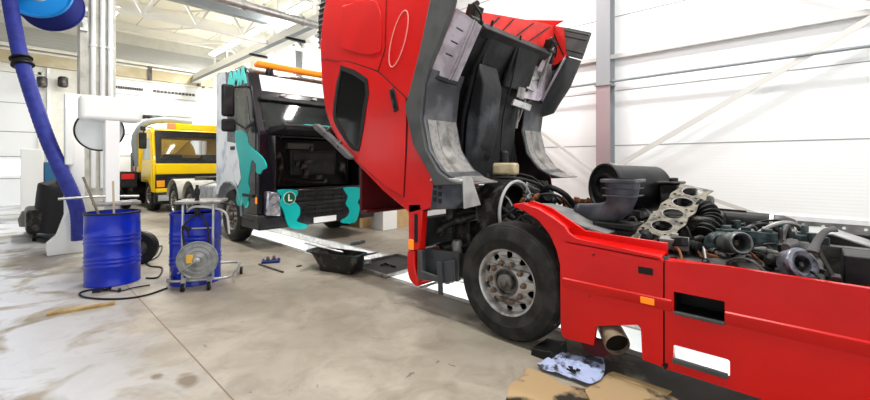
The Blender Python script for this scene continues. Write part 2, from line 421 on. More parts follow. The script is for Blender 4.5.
m = MB(); m.box(XL-.15, XL, YB, YF, 0, 1.6); m.box(XL-.15, XL, YB, YF, 3.6, ZC)  # unseen wall added so the truck sides reflect grey, not bright sky
for y in range(-5, 21, 3): m.box(XL-.15, XL, y, y+.8, 1.6, 3.6)
struct('wall_left', m, mat('left_wall', (.34, .34, .33), .8, noise=.1), label='unseen grey side wall with a row of daylight openings, added to darken reflections')
# far wall with two sectional doors
m = MB()
m.box(XL, -2.7, YF, YF+.2, 0, ZC); m.box(-2.7, .66, YF, YF+.2, 4.9, ZC); m.box(.66, 2.85, YF, YF+.2, 0, ZC)
m.box(2.85, 6.15, YF, YF+.2, 5.3, ZC); m.box(6.15, XW, YF, YF+.2, 0, ZC)
struct('wall_back', m, mat('back_wall', (.80, .80, .74), .7, noise=.06), label='cream far wall around the two doors')
m = MB(); m.box(XL, 6.75, YF-.12, YF, 5.12, 5.55, BEIGE); m.box(XL, 6.75, YF-.16, YF, 5.55, 5.62, CREAM)
for x in (-1.4, 1.9, 4.1, 6.0): m.box(x-.07, x+.07, YF-.18, YF, 5.1, 5.8, STEELD)
struct('trim_%d' % k, m, label='weathered beige lintel across the far wall'); k += 1
m = MB(); m.box(XL, XW, YF-.05, YF, 5.85, 6.5, CORR); m.box(XL, XW, YF-.22, YF-.04, 5.68, 5.80, CREAM)
struct('trim_%d' % k, m, label='grey corrugated band above the lintel'); k += 1
def sect_door(n, x0, x1, z1, zs, glaz):
    m = MB()
    for a, b in zip(zs[:-1], zs[1:]):
        m.box(x0, x1, YF+.04, YF+.10, a+.012, b-.012, DOORW)
        for g in glaz:
            if abs(a-g) < .01:
                nx = max(2, int((x1-x0)/1.1)); w = (x1-x0)/nx
                for i in range(nx): m.box(x0+i*w+.1, x0+(i+1)*w-.1, YF+.03, YF+.04, a+.12, b-.12, mat('door_pane', (.9, .92, .95), .3, emit=(.9, .95, 1), strength=1.0))
    m.box(x0, x1, YF+.10, YF+.12, 0, z1, JOINT)
    o = struct('door_%d' % n, m, label='white sectional workshop door')
    f = MB()
    for x in (x0-.09, x1): f.box(x, x+.09, YF-.03, YF+.1, 0, z1, CREAM)
    f.box(x0-.09, x1+.09, YF-.03, YF+.1, z1-.1, z1, CREAM)
    obj('door_frame', f, None, o)
    return o
sect_door(1, -2.7, .66, 4.9, [0, .95, 1.75, 2.65, 3.7, 4.8], (.95,))
d2 = sect_door(2, 2.95, 6.15, 5.12, [0, .9, 1.8, 2.7, 3.6, 4.4, 5.05], (1.8, 2.7, 3.6))
m = MB()
for x0, x1 in ((2.95, 3.9), (4.25, 5.9)):
    n = 12
    for i in range(n): m.box(x0+(x1-x0)*i/n, x0+(x1-x0)*(i+.75)/n, YF-.01, YF+.03, 4.62, 4.72, STEELD)
obj('vent_strip', m, None, d2)
for x in (.95, 1.9, 6.35, 6.65):
    m = MB(); m.box(x-.05, x+.05, YF-.12, YF-.02, 0, 5.1, WHITEM); struct('trim_%d' % k, m, label='white vertical door guide'); k += 1
# concrete column with conduits
m = MB(); m.box(.96, 1.55, 11.0, 11.5, 0, ZC, CONCR)
struct('trim_%d' % k, m, bevel=.01, label='square concrete column left of the yellow truck'); k += 1
def pipe(label, a, b, r, mt, name='pipe', grp=None, rings=()):
    t = MB(); t.cyl(a, b, r, 16)
    A = Vector(a); B = Vector(b)
    for f in rings: q = A.lerp(B, f); dd = (B-A).normalized(); t.cyl(q-dd*.02, q+dd*.02, r*1.35, 16)
    return tag(obj(name, t, mt), label, 'pipe', grp)
for i, x in enumerate((1.17, 1.32, 1.45)):
    pipe(('white conduit nearest the concrete edge on the column', 'white conduit in the middle of the three on the column', 'white conduit furthest right on the concrete column')[i], (x, 10.95, 1.0), (x, 10.95, 6.98), .046, WHITEM, 'conduit', 'white conduits on the concrete column', (.3, .5, .7))
pipe('long thin grey pipe running along the white panel wall', (7.78, -4, 3.09), (7.78, 12, 3.05), .024, GREYST, 'wall_pipe', None, (.42, .428))
pipe('thick grey pipe crossing the hall high above the black truck', (-5.98, 9.1, 5.0), (7.97, 9.1, 5.0), .09, GALV, 'overhead_pipe', None, (.68, .78, .84))
for x, z in ((6.6, 0), (7.0, 0), (7.3, 0)):
    pipe({6.6: 'pale downpipe in the far corner nearest the door', 7.0: 'pale downpipe in the far corner between two others', 7.3: 'pale downpipe in the far corner nearest the panel wall'}[x], (x, 20.6, 0), (x, 20.6, 6.6), .05, CREAM, 'downpipe', 'pale downpipes in the far corner')
# ceiling tube lamps
LAMPS = [(6.1, y) for y in (11.6, 13.4, 15.2, 17.0, 18.8)]+[(2.2, y) for y in (13.6, 16.2)]+[(6.1, y) for y in (0.5, 4.2)]+[(2.2, y) for y in (1, 4.5, 8.)]
proto = None
for i, (x, y) in enumerate(LAMPS):
    if proto is None:
        t = proto = thing('ceiling_lamp', '', 'lamp', (x, y, 6.3), 'tube lamps under the roof')
        m = MB(); m.box(x-.12, x+.12, y-.65, y+.65, 6.33, 6.40); obj('housing', m, WHITEM, t, .01)
        m = MB(); m.box(x-.11, x+.11, y-.6, y+.6, 6.27, 6.33); obj('tube', m, TUBE, t, .02)
        
        for q in (-.4, .4): m = MB(); m.cyl((x, y+q, 6.38), (x, y+q, 6.98), .01, 6); obj('hanger', m, CREAM, t)
    else:
        t = copy_tree(proto); t.location = (x, y, 6.3)
    if i < 5: t['label'] = 'glowing tube lamp above the black truck, '+('nearest of the row', 'second nearest of the row', 'middle of the row', 'second furthest of the row', 'furthest of the row')[i]
    elif i < 7: t['label'] = 'glowing tube lamp left of the girder beside the column, '+('nearer of two', 'farther of two')[i-5]
    else: t['label'] = 'tube lamp under the roof over the red truck and open floor'
for i, y in enumerate((0.2, 2.2, 4.0, 6.2, 8.6, 10.8)):
    for s, x in ((0, PX0+.05), (1, PX1-.05)):
        if i == 0 and s == 0:
            pl = t = thing('pit_lamp', '', 'lamp', (x, y, -.4), 'lamps inside the inspection pit')
            m = MB(); m.box(x-.04, x-.01, y-.5, y+.5, -.46, -.34); obj('housing', m, WHITEM, t)
            m = MB(); m.box(x-.01, x+.03, y-.48, y+.48, -.44, -.36); obj('lens', m, PITL, t, .01)
        else:
            t = copy_tree(pl); t.location = (x, y, -.4); t.rotation_euler.z = PI*s
        t['label'] = 'bright tube lamp fixed to the '+('near', 'far')[s]+' wall of the pit'
bpy.context.view_layer.update()

# ================================================================== RED TRUCK, cab tilted forward
X0 = 2.93; X1 = 5.38
def M2(p, mid=4.155): return 2*mid-p
T = thing('red_truck', 'red tractor truck with its cab tilted forward and engine bay open', 'truck', (4.15, 1.2, 0))
def LT(s, t): return (3.2+.93*s-.367*t, 1.05+.367*s+.93*t)
def circ_x(cy, cz, r, n=28): return circ(cy, cz, r, n)
RB = [(2.76, 1.31), (2.81, 1.42), (3.06, 1.73), (3.19, 2.14), (3.11, 2.32), (2.96, 2.71), (2.81, 3.19), (2.72, 3.5)]
AE = [(2.38, 1.34), (2.55, 1.38), (2.70, 1.46), (2.87, 1.67), (2.95, 1.99), (2.90, 2.35), (2.80, 2.56), (2.66, 2.78), (2.51, 3.03), (2.44, 3.25)]
outline = [(2.74, 1.10), (3.14, 1.0), (3.6, 1.22), (4.04, 1.49), (4.47, 1.77), (4.70, 2.03), (4.83, 2.26), (4.91, 2.6), (4.95, 2.95), (4.96, 3.2), (4.88, 3.6), (4.66, 4.1), (2.55, 3.55)]+RB[::-1]
# closed cab body: between the side skins, above the arches
body_poly = [LT(.42, .02), (3.60, 1.22), (4.04, 1.49), (4.47, 1.77), (4.70, 2.03), (4.83, 2.26), (4.91, 2.6), (4.95, 2.95), (4.96, 3.2), (4.88, 3.6), (4.66, 4.1), LT(.85, 2.22)]
m = MB(); m.prism(body_poly, X0+.02, X1-.02, 'X')
cab = obj('cab_body', m, RED, T, .045, bseg=3)
for side, (a, b) in enumerate(((X0, X0+.03), (X1-.03, X1))):
    m = MB(); m.prism(outline, a, b, 'X'); obj('side_skin', m, RED, T, .012)
    a2 = b if side == 0 else a-.012
    m = MB(); m.prism([(2.70, 1.085), (3.14, .995), (3.6, 1.215), (4.04, 1.48), (4.3, 1.66), (3.7, 2.4), (3.2, 2.9), (2.62, 2.95)]+RB[::-1][2:], a2, a2+.012, 'X'); obj('skin_lining', m, INSUL, T)
# roof vent, black ribbed block on the roof
m = MB()
rv = [(4.80, 3.02), (5.06, 3.10), (5.12, 3.22), (5.14, 3.6), (5.02, 4.0), (4.7, 4.0)]
m.prism(rv, 3.0, 3.30, 'X')
for i in range(9):
    z = 3.16+i*.075; m.box(2.988, 3.25, 4.9, 5.15-.008*abs(i-3), z, z+.035)
obj('roof_vent', m, BLK, T, .02)
# door
door = [(4.42, 2.87), (4.2, 2.80), (3.68, 2.61), (3.19, 2.24), (3.17, 2.11), (3.19, 1.7), (3.23, 1.17), (3.56, 1.275), (4.14, 1.58), (4.49, 1.83), (4.70, 2.13), (4.74, 2.4), (4.68, 2.68)]
win = [(4.38, 2.76), (3.88, 2.53), (3.91, 2.18), (4.02, 1.76), (4.08, 1.70), (4.23, 1.76), (4.50, 2.02), (4.58, 2.15), (4.57, 2.3), (4.50, 2.55), (4.43, 2.74)]
def shrink(poly, d):
    cy = sum(p[0] for p in poly)/len(poly); cz = sum(p[1] for p in poly)/len(poly); out = []
    for y, z in poly:
        v = Vector((y-cy, z-cz)); l = v.length; v *= (l-d)/l; out.append((cy+v.x, cz+v.y))
    return out
wins = smooth2(win, 2)
def px(x): return lambda a, b, c: (x+c, a, b)
for sd, x, th in ((0, X0-.014, .016), (1, X1+.014, -.016)):
    d_ = obj('door', plate_mb(shrink(door, .012), [shrink(wins, -.012)], px(x), th, RED), None, T, .005)
    g = MB(); g.prism(shrink(door, -.004), X0-.004 if sd == 0 else X1, X0 if sd == 0 else X1+.004, 'X'); obj('door_gap', g, BLACKR, d_)
    g = MB(); g.prism(shrink(wins, .035), x-.002 if sd == 0 else x-.004, x+.004, 'X'); obj('window_pane', g, GLASSD, d_)
    obj('window_seal', plate_mb(shrink(wins, -.022), [shrink(wins, .045)], px(x-.008 if sd == 0 else x+.008), .012 if sd == 0 else -.012, BLACKR), None, d_)
    if sd == 0:
        g = MB(); hp = [(3.46, 2.36), (3.38, 2.38), (3.30, 2.12), (3.38, 2.10)]
        g.prism(hp, x-.012, x-.002, 'X', BLK); g.beam((x-.03, 3.41, 2.33), (x-.03, 3.345, 2.14), .025, .02, GREASE); obj('door_handle', g, None, d_, .006)
        g = MB(); g.prism([(4.62, 2.2), (4.52, 2.62), (4.48, 2.60), (4.56, 2.2)], x-.004, x, 'X'); obj('quarter_trim', g, BLACKR, d_)
# seam lines and raised sleeper panel
m = MB()
for a, b in (((3.68, 2.61), (3.55, 2.85)), ((3.55, 2.85), (3.52, 3.9)), ((3.19, 2.24), (3.06, 2.21)), ((4.40, 2.84), (4.93, 2.98))):
    m.beam((X0-.001, a[0], a[1]), (X0-.001, b[0], b[1]), .006, .012, up=(1, 0, 0))
obj('panel_seam', m, BLACKR, T)
m = MB(); sp = smooth2([(4.33, 3.55), (3.70, 3.42), (3.62, 2.90), (3.70, 2.82), (3.93, 2.85), (4.36, 3.0), (4.42, 3.1), (4.40, 3.5)], 4)
m.prism(sp, X0-.012, X0+.001, 'X'); obj('sleeper_panel', m, RED, T, .01)
ov = []
for kk in range(40):
    t = 2*PI*kk/40; c = Vector((3.325, 2.905)); u = Vector((-.23, .55)).normalized(); v = Vector((u.y, -u.x))
    ov.append(c+u*.31*math.cos(t)+v*.115*math.sin(t))
m = MB(); m.tube([(X0-.002, p.x, p.y) for p in ov], .006, 6, closed=True); obj('oval_emblem', m, mat('pale_line', (.8, .35, .3), .5), T)
# grey wheel arch lips on both sides, with liner, sill panel and mud flap
def arch(x_out, sgn):
    poly = AE+RB[::-1]
    n = 'near' if sgn > 0 else 'far'
    a, b = (x_out-.035*sgn, x_out+.02*sgn)
    m = MB(); m.prism(poly, min(a, b), max(a, b), 'X')
    lip = obj('arch_lip', m, PLGREY, T, .012)
    e = AE[1:6]+[(2.83, 2.50)]; w = .52
    m = MB(); m.sheet(e, min(x_out, x_out+w*sgn), max(x_out, x_out+w*sgn), .02)
    for q in (2, 4): # ribs across the liner
        y, z = e[q]; d = (Vector(e[q+1])-Vector(e[q-1])).normalized()
        m.beam((x_out+.02*sgn, y-.005, z), (x_out+(w-.02)*sgn, y-.005, z), .022, .02, up=(0, d.x, d.y))
    for xx in (.17, .34):
        m.tube([(x_out+xx*sgn, y-.004, z) for y, z in e], .012, 6, LINER if False else None)
    obj('arch_liner', m, LINER, T)
    # mud flap at the front foot of the arch
    f = [(p[0]-.028, p[1]) for p in AE[:5]]
    m = MB(); m.sheet(spline2(f, 4), min(x_out+.04*sgn, x_out+.49*sgn), max(x_out+.04*sgn, x_out+.49*sgn), .012)
    mf = obj('mud_flap', m, FLAPM, T)
    m = MB(); m.sheet(spline2([(p[0]-.008, p[1]) for p in f[1:]], 4), min(x_out+.17*sgn, x_out+.34*sgn), max(x_out+.17*sgn, x_out+.34*sgn), .008); obj('mesh_panel', m, ALUD, mf)
    # sill panel at the rear foot, seen from below with three slots
    n1, n2 = at(430, 74, X=2.97), at(457, 8, X=2.97); f1, f2_ = at(457, 83, X=3.25), at(482, 26, X=3.25)
    def mx(v): return Vector((v.x if sgn > 0 else x_out-(v.x-X0), v.y, v.z))
    def pl(u, v, c): return mx((n1*(1-u)+n2*u)*(1-v)+(f1*(1-u)+f2_*u)*v)+Vector((0, c, 0))
    holes = [rrect(.36+.2*i, .385+.2*i, .22, .50, .012, 2) for i in range(3)]
    s_ = obj('sill_panel', plate_mb([(0, 0), (1, 0), (1, 1), (0, 1)], holes, pl, .012, LILAC), None, T)
    m = MB()
    for v in (.66, .76): m.beam(pl(0, v, -.012), pl(1, v, -.012), .010, .012, LILAC)
    obj('seam_strip', m, None, s_)
    m = MB(); m.add([pl(.3, .15, .03), pl(.85, .15, .03), pl(.85, .6, .03), pl(.3, .6, .03), pl(.3, .15, .034), pl(.85, .15, .034), pl(.85, .6, .034), pl(.3, .6, .034)], [(0, 1, 2, 3), (4, 5, 6, 7), (0, 1, 5, 4), (1, 2, 6, 5), (2, 3, 7, 6), (3, 0, 4, 7)]); obj('sill_backing', m, BLACKR, s_)
    m = MB(); m.beam(pl(-.02, 0, -.01), pl(-.02, 1, -.01), .03, .04); obj('edge_strip', m, BLACKR, s_)
    return lip
def spline2(l, k): return [(p.x, p.y) for p in spline([Vector((a, b, 0)) for a, b in l], k)]
arch(X0, 1); arch(X1, -1)
# underside between the arches: black insulation and engine tunnel
m = MB()
rb, rf = LT(.12, 2.2), LT(.30, .25)
def under(x0, x1, pts, t=.05, mt=INSUL): m.sheet(spline2(pts, 4), x0, x1, t, m=mt)
under(3.42, 3.62, [(2.56, 3.0), (2.86, 2.55), (3.05, 2.0), (3.0, 1.5)])
obj('floor_insulation', m, None, T, .02); m = MB()
under(4.72, 4.88, [(2.56, 3.0), (2.86, 2.55), (3.05, 2.0), (3.0, 1.5)])
obj('floor_insulation', m, None, T, .02)
m = MB(); m.prism([(2.54, 2.98), (2.62, 3.04), (3.02, 2.72), (3.3, 2.4), (3.45, 1.55), (3.06, 1.25), (3.0, 1.45), (2.94, 2.05), (2.76, 2.62)], 3.60, 4.74, 'X')
tun = obj('engine_tunnel', m, INSUL, T, .05, bseg=3)
m = MB(); m.prism(spline2([(2.70, 2.66), (2.86, 2.1), (2.90, 1.62), (2.80, 1.58), (2.70, 1.9), (2.63, 2.4)], 3), 3.56, 3.92, 'X'); obj('heat_shield', m, mat('shield', (.012, .013, .015), .42, .2, col2=(.07, .075, .085), scale=3.2, fac=(.5, .7), bump=.3, bscale=8), tun, .03, bseg=3)
m = MB(); m.prism([(2.60, 2.98), (2.80, 2.5), (2.74, 2.46), (2.55, 2.94)], 4.12, 4.68, 'X'); obj('padded_panel', m, INSUL, tun, .02)
m = MB(); m.tube([(4.15, 2.52, 3.05), (4.2, 2.66, 2.6), (4.22, 2.82, 2.1), (4.2, 2.84, 1.6)], .012, 8, smooth=5); m.tube([(3.62, 2.55, 3.1), (3.64, 2.72, 2.65), (3.62, 2.88, 2.05)], .014, 8, smooth=5)
obj('cable', m, BLACKR, tun)
# rear cross member of the tilted cab with latches
m = MB(); m.prism([(2.50, 2.96), (2.58, 3.06), (2.66, 3.04), (2.60, 2.90)], X0+.5, X1-.5, 'X')
crs = obj('rear_crossmember', m, BLK, T, .01)
for x in (3.30, 4.95):
    m = MB(); m.obox((x, 2.56, 3.10), (.13, .12, .14), (.4, 0, 0)); m.cyl((x-.10, 2.54, 3.02), (x+.1, 2.54, 3.02), .03); m.obox((x+.05, 2.58, 2.96), (.05, .07, .16), (.2, 0, 0)); m.tube([(x-.1, 2.5, 3.16), (x-.02, 2.46, 3.05), (x+.06, 2.52, 2.95)], .012, 8, smooth=4)
    m.cyl((x-.02, 2.50, 3.18), (x+.02, 2.62, 3.18), .03); obj('cab_latch', m, GREASE, T, .008)
# white-ish brackets and pipe on the far longitudinal member
m = MB()
m.prism([(2.66, 2.82), (2.76, 2.86), (3.06, 2.15), (2.94, 2.10)], 4.76, 4.80, 'X')
m.obox((4.74, 2.80, 2.60), (.20, .03, .16), (.45, 0, 0)); m.obox((4.72, 2.95, 2.2), (.14, .03, .12), (.45, 0, 0))
obj('chassis_bracket', m, ALUD, T, .006)
m = MB(); m.tube([(4.98, 2.53, 3.13), (4.93, 2.54, 3.0), (4.95, 2.70, 2.68), (4.90, 2.82, 2.42), (4.76, 2.88, 2.3)], .022, 10, smooth=6); obj('air_pipe', m, ALUD, T)
for x in (4.62,):
    m = MB(); m.tube([(x, 2.60, 2.95), (x-.02, 2.78, 2.5), (x, 2.88, 2.0)], .02, 8, smooth=5); obj('air_pipe', m, ALUD, T)
# side deflector above the rear edge of the far side, red inside with black ribs, grey end
def defl(x, sgn):
    p = [(4.16, 4.06), (3.65, 3.89), (3.1, 3.67), (2.55, 3.45), (2.50, 3.02), (2.7, 2.85), (3.6, 3.2)]
    m = MB(); m.prism(p, min(x, x-.03*sgn), max(x, x-.03*sgn), 'X'); o = obj('side_deflector', m, RED_IN, T, .006)
    xi = x-.036*sgn
    m = MB()
    for a in (3.75, 3.5, 3.25, 3.0, 2.76):
        m.beam((xi, a, 3.89-(3.75-a)*.38), (xi, a-.20, 3.36-(3.75-a)*.30), .014, .014, up=(1, 0, 0))
    obj('stiffening_rib', m, BLACKR, o)
    m = MB(); m.obox((xi-.02*sgn, 2.83, 3.38), (.03, .05, .22), (-.35, 0, 0)); obj('mount_bracket', m, GREASE, o)
    q = [(2.55, 3.45), (2.17, 3.29), (2.30, 2.95), (2.51, 3.04)]
    m = MB(); m.prism(q, min(x, x-.05*sgn), max(x, x-.05*sgn), 'X')
    for zz in (.1, .3, .78):
        a = Vector(q[0]).lerp(Vector(q[3]), zz); b = Vector(q[1]).lerp(Vector(q[2]), zz); m.beam((xi-.02*sgn, a.x, a.y), (xi-.02*sgn, b.x, b.y), .016, .02, up=(1, 0, 0))
    obj('deflector_tail', m, PLGREY, T, .008)
    q = [(2.51, 3.03), (2.31, 2.94), (2.47, 2.59), (2.60, 2.42), (2.72, 2.25), (2.95, 2.2), (2.8, 2.9)]
    m = MB(); m.prism(q, min(x, x-.03*sgn), max(x, x-.03*sgn), 'X'); obj('rear_skirt', m, PLGREY, T, .008)
defl(X1, 1)
def ypoly(nm, l, Y, t, mt, par=None, bev=.003):
    pts = [tuple(at(u_, v_, Y=Y)) for u_, v_ in l]; m = MB(); m.prism([(a[0], a[2]) for a in pts], Y, Y+t, 'Y'); return obj(nm, m, mt, par if par else T, bev)
rw = ypoly('rear_wall_panel', [(468, 10), (500, 15), (535, 21), (562, 27), (563, 62), (545, 56), (526, 47), (478, 29)], 2.70, .03, RED_IN)
m = MB()
for a, b in (((500, 17), (486, 31)), ((514, 19), (497, 37)), ((534, 23), (508, 42)), ((550, 27), (520, 47)), ((560, 32), (540, 50))):
    m.beam(at(a[0], a[1], Y=2.692), at(b[0], b[1], Y=2.692), .012, .014, up=(0, 1, 0))
obj('stiffening_rib', m, BLACKR, rw)
ypoly('sill_inner', [(530, 58), (549, 56), (557, 61), (546, 95), (539, 101), (524, 98)], 2.74, .02, LILAC)
ypoly('chassis_bracket', [(529, 70), (544, 72), (543, 79), (532, 80), (535, 92), (527, 88)], 2.71, .02, ALU)
ypoly('chassis_bracket', [(515, 99), (532, 105), (530, 111), (513, 105)], 2.70, .03, ALU)
ypoly('chassis_bracket', [(524, 66), (529, 70), (524, 100), (517, 97)], 2.72, .02, ALUD)
# lower step housing hanging from the tilted cab, near side
m = MB(); m.prism([(2.80, 1.36), (2.40, 1.36), (2.39, 1.18), (2.50, 1.10), (2.84, 1.06)], X0-.01, X0+.17, 'X')
st = obj('step_housing', m, BLUEGREY, T, .02)
for i in range(2):
    for j in range(3):
        m = MB(); m.box(X0-.014, X0-.006, 2.67+.07*i, 2.715+.07*i, 1.14+.07*j+.01*i, 1.185+.07*j+.01*i); obj('grille_hole', m, BLACKR, st)
m = MB(); m.prism([(2.46, 1.39), (2.80, 1.40), (2.84, 1.36), (2.38, 1.355), (2.36, 1.37)], X0-.015, X0+.24, 'X'); obj('step_tread', m, ALU, st, .005)
qs = [tuple(at(u_, v_, Y=2.33)) for u_, v_ in ((463, 176), (472, 177), (481, 205), (464, 209))]; m = MB(); m.prism([(a[0], a[2]) for a in qs], 2.33, 2.34, 'Y'); obj('splash_shield', m, mat('shield_light', (.40, .39, .38), .5, noise=.3), T, .004)
# hatch plate hanging below the windscreen
m = MB(); m.box(X0+.03, X1-.03, 4.05, 4.09, .93, 1.62); m.box(X0+.03, X1-.03, 3.95, 4.05, .92, .96); obj('front_hatch', m, DRED, T, .01)
# mirror folded against the windscreen pillar
m = MB(); m.prism(smooth2([(5.03, 2.05), (4.98, 1.99), (4.6, 1.80), (4.25, 1.60), (4.12, 1.60), (4.3, 1.72), (4.62, 1.90), (4.95, 2.07)], 3), 2.86, 2.93, 'X')
mi = obj('door_mirror', m, mat('mirror_shell', (.10, .095, .095), .35, noise=.3), T, .02)
m = MB(); m.tube([(2.86, 4.4, 1.74), (2.95, 4.45, 1.85)], .02, 8); m.tube([(2.86, 4.75, 1.92), (2.95, 4.72, 2.02)], .02, 8); obj('mirror_arm', m, BLK, mi)

# ---- front end that stays on the chassis
m = MB(); m.prism([(3.17, 1.10), (2.98, 1.12), (2.96, 1.06), (3.0, .62), (3.17, .60)], X0, X0+.10, 'X'); lc = obj('corner_panel', m, RED, T, .015)
m = MB(); m.box(X0-.004, X0+.02, 3.02, 3.07, .70, 1.0); obj('panel_recess', m, BLACKR, lc)
m = MB(); m.obox((X0-.006, 3.115, .67), (.02, .07, .11)); obj('side_marker_lamp', m, ORANGE, lc, .006)
m = MB(); m.prism(spline2([(3.17, .60), (3.18, .45), (3.14, .30), (3.03, .24), (3.0, .30), (3.06, .42), (3.07, .60)], 3), X0-.01, X0+.4, 'X'); obj('bumper_corner', m, RED, T, .012)
m = MB()
m.box(X0+.4, X1, 3.03, 3.15, .27, .62); m.box(X0+.12, X1-.1, 3.06, 3.13, .62, .95); obj('front_bumper', m, BLK, T, .02)
# foot step box
m = MB()
m.box(X0, X0+.30, 3.0, 3.03, .34, .62); m.box(X0+.28, X0+.30, 2.55, 3.0, .34, .60)
m.prism([(3.03, .33), (2.53, .36), (2.53, .62), (2.60, .66), (2.72, .64), (2.72, .46), (3.0, .44), (3.03, .62)][::-1] if False else [(3.02, .32), (3.02, .62), (2.97, .63), (2.95, .42), (2.66, .40), (2.66, .36)], X0-.01, X0+.02, 'X')
fs = obj('foot_step', m, PLGREY, T, .008)
m = MB(); m.prism([(3.03, .62), (3.0, .34), (2.56, .36), (2.55, .65), (2.75, .645)], X0+.10, X0+.13, 'X'); obj('step_back', m, mat('step_grey', (.06, .065, .072), .5, noise=.3), fs, .01)
m = MB()
for i in range(9): m.box(X0, X0+.28, 2.62+i*.042, 2.63+i*.042, .345, .36)
for i in range(5): m.box(X0+.02+i*.06, X0+.03+i*.06, 2.6, 3.0, .345, .36)
obj('step_grating', m, ALUD, fs)
m = MB(); m.prism([(2.72, .56), (2.66, .56), (2.64, .24), (2.70, .24)], X0-.03, X0-.015, 'X'); m.prism([(2.66, .56), (2.52, .60), (2.52, .40), (2.65, .36)], X0-.0, X0+.02, 'X', ); obj('step_blade', m, mat('blade', (.05, .052, .06), .45), fs, .004)

# ---- chassis
for x, s in ((3.74, 1), (4.57, -1)):
    m = MB(); m.prism([(x, .72), (x+.08*s, .72), (x+.08*s, .73), (x+.01*s, .73), (x+.01*s, .98), (x+.08*s, .98), (x+.08*s, .99), (x, .99)], -2.5, 2.95, 'Y')
    obj('chassis_rail', m, STEELD, T, .003)
for y in (-1.6, -.5, .55, 2.9):
    m = MB(); m.box(3.74, 4.57, y-.05, y+.05, .76, .96); obj('cross_member', m, STEELD, T, .01)
m = MB(); m.box(3.4, 4.9, 1.85, 1.97, .44, .56); m.cyl((2.98+.2, 1.91, .51), (3.5, 1.91, .51), .07); m.cyl((4.9, 1.91, .51), (5.15, 1.91, .51), .07); obj('front_axle', m, GREASE, T, .02)
# rear axle and wheels, out of frame, carry the tail
def tyre_wheel(cx, cy, s, R=.51, W=.31, front=True, name='wheel', parent=None, dual=False, rimm=RIM, nuts=10):
    """outer face at cx, facing -X if s<0"""
    ax = (s, 0, 0); o = (cx, cy, R)
    par = obj(name, MB().lathe([(R*.56, -W), (R*.60, -W-.004), (R*.74, -W+.0), (R*.93, -W+.03), (R-.012, -W+.06), (R, -W+.08), (R, -.08), (R-.012, -.06), (R*.955, -.035), (R*.94, -.036), (R*.93, -.02), (R*.80, -.004), (R*.73, 0), (R*.72, -.004), (R*.60, -.012), (R*.565, -.02), (R*.56, -.05)], o, ax, 64, close=True), TYRE, parent)
    g = MB()
    for q in (-.11, -.155, -.2): g.lathe([(R+.0015, q-.006), (R+.0015, q+.006)], o, ax, 64, close=False) if False else None
    # rim with hand holes as a plate, hub bulging outwards
    rh = R*.575
    m = MB(); m.lathe([(rh, -.05), (rh+.004, -.028), (rh-.008, -.02), (rh-.022, -.03), (rh-.035, -.075), (rh-.03, -W+.05), (rh, -W+.05)], o, ax, 48, rimm, close=True)
    rim = obj('rim', m, None, par)
    holes = []
    for i in range(nuts):
        t = 2*PI*(i+.5)/nuts; r = rh-.060
        holes.append([(r*math.cos(t)+.031*math.cos(q), r*math.sin(t)+.031*math.sin(q)) for q in [2*PI*j/12 for j in range(12)]])
    dep = -.085
    def pl(a, b, c): 
        rr = math.hypot(a, b); z = dep+.055*max(0, min(1, (rh-.075-rr)/.03))
        return (cx+s*(z+c), cy+a, R+b)
    ring = plate_mb(circ(0, 0, rh-.028, 60), holes+[circ(0, 0, .118, 40)], pl, -.012, rimm)
    obj('rim_disc', ring, None, par)
    m = MB(); m.lathe([(rh-.03, -.14), (.02, -.14)], o, ax, 32, BLACKR); obj('brake_drum', m, None, par)
    m = MB(); m.lathe([(.120, -.06), (.122, -.028), (.12, -.024), (.116, -.022), (.105, -.03), (.10, -.05), (.075, -.055), (.07, .0), (.062, .006), (.03, .008), (.028, .02), (.001, .02)], o, ax, 40, HUBM); obj('hub', m, None, par)
    nb = None
    for i in range(nuts):
        t = 2*PI*i/nuts; r = .166
        m = MB(); c = (cx+s*-.028, cy+r*math.cos(t), R+r*math.sin(t)); m.lathe([(.027, -.02), (.027, -.006), (.021, -.004), (.019, .018), (.012, .022), (.001, .022)], c, ax, 8)
        obj('wheel_nut', m, NUTM, par)
    return par
w1 = tyre_wheel(X0-.025, 1.93, -1, parent=T)
w2 = tyre_wheel(X1-.02, 1.91, 1, parent=T)
# brake chamber and inner arch of near wheel
m = MB(); m.lathe([(.09, 0), (.10, .03), (.10, .10), (.07, .15), (.02, .15)], (3.45, 2.15, .62), (0, 1, .2), 20); obj('brake_chamber', m, GREASE, T)
# ---- side panels
W = .035
fend = [(1.86, 1.175), (1.78, 1.20), (1.62, 1.17), (1.46, 1.09), (1.395, 1.05), (1.36, 1.0), (1.30, .97), (.735, .925), (.715, .90), (.715, .205), (.84, .215), (.85, .42), (.87, .44), (1.13, .36), (1.155, .34), (1.17, .205), (1.40, .19), (1.425, .23), (1.43, .75), (1.46, .86), (1.52, .98), (1.62, 1.08), (1.74, 1.14)]
hol = [rrect(.79, .86, .79, .83, .008)]
fp = obj('side_panel', plate_mb(fend, [], px(X0), W, RED), None, T, .006, label='red front side panel with wheel fender')
m = MB(); m.box(X0-.004, X0+.01, .775, .865, .795, .84); obj('slot_recess', m, BLACKR, fp)
m = MB(); m.box(X0-.012, X0+.005, .765, .85, .598, .642); obj('side_marker_lamp', m, ORANGE, fp, .004)
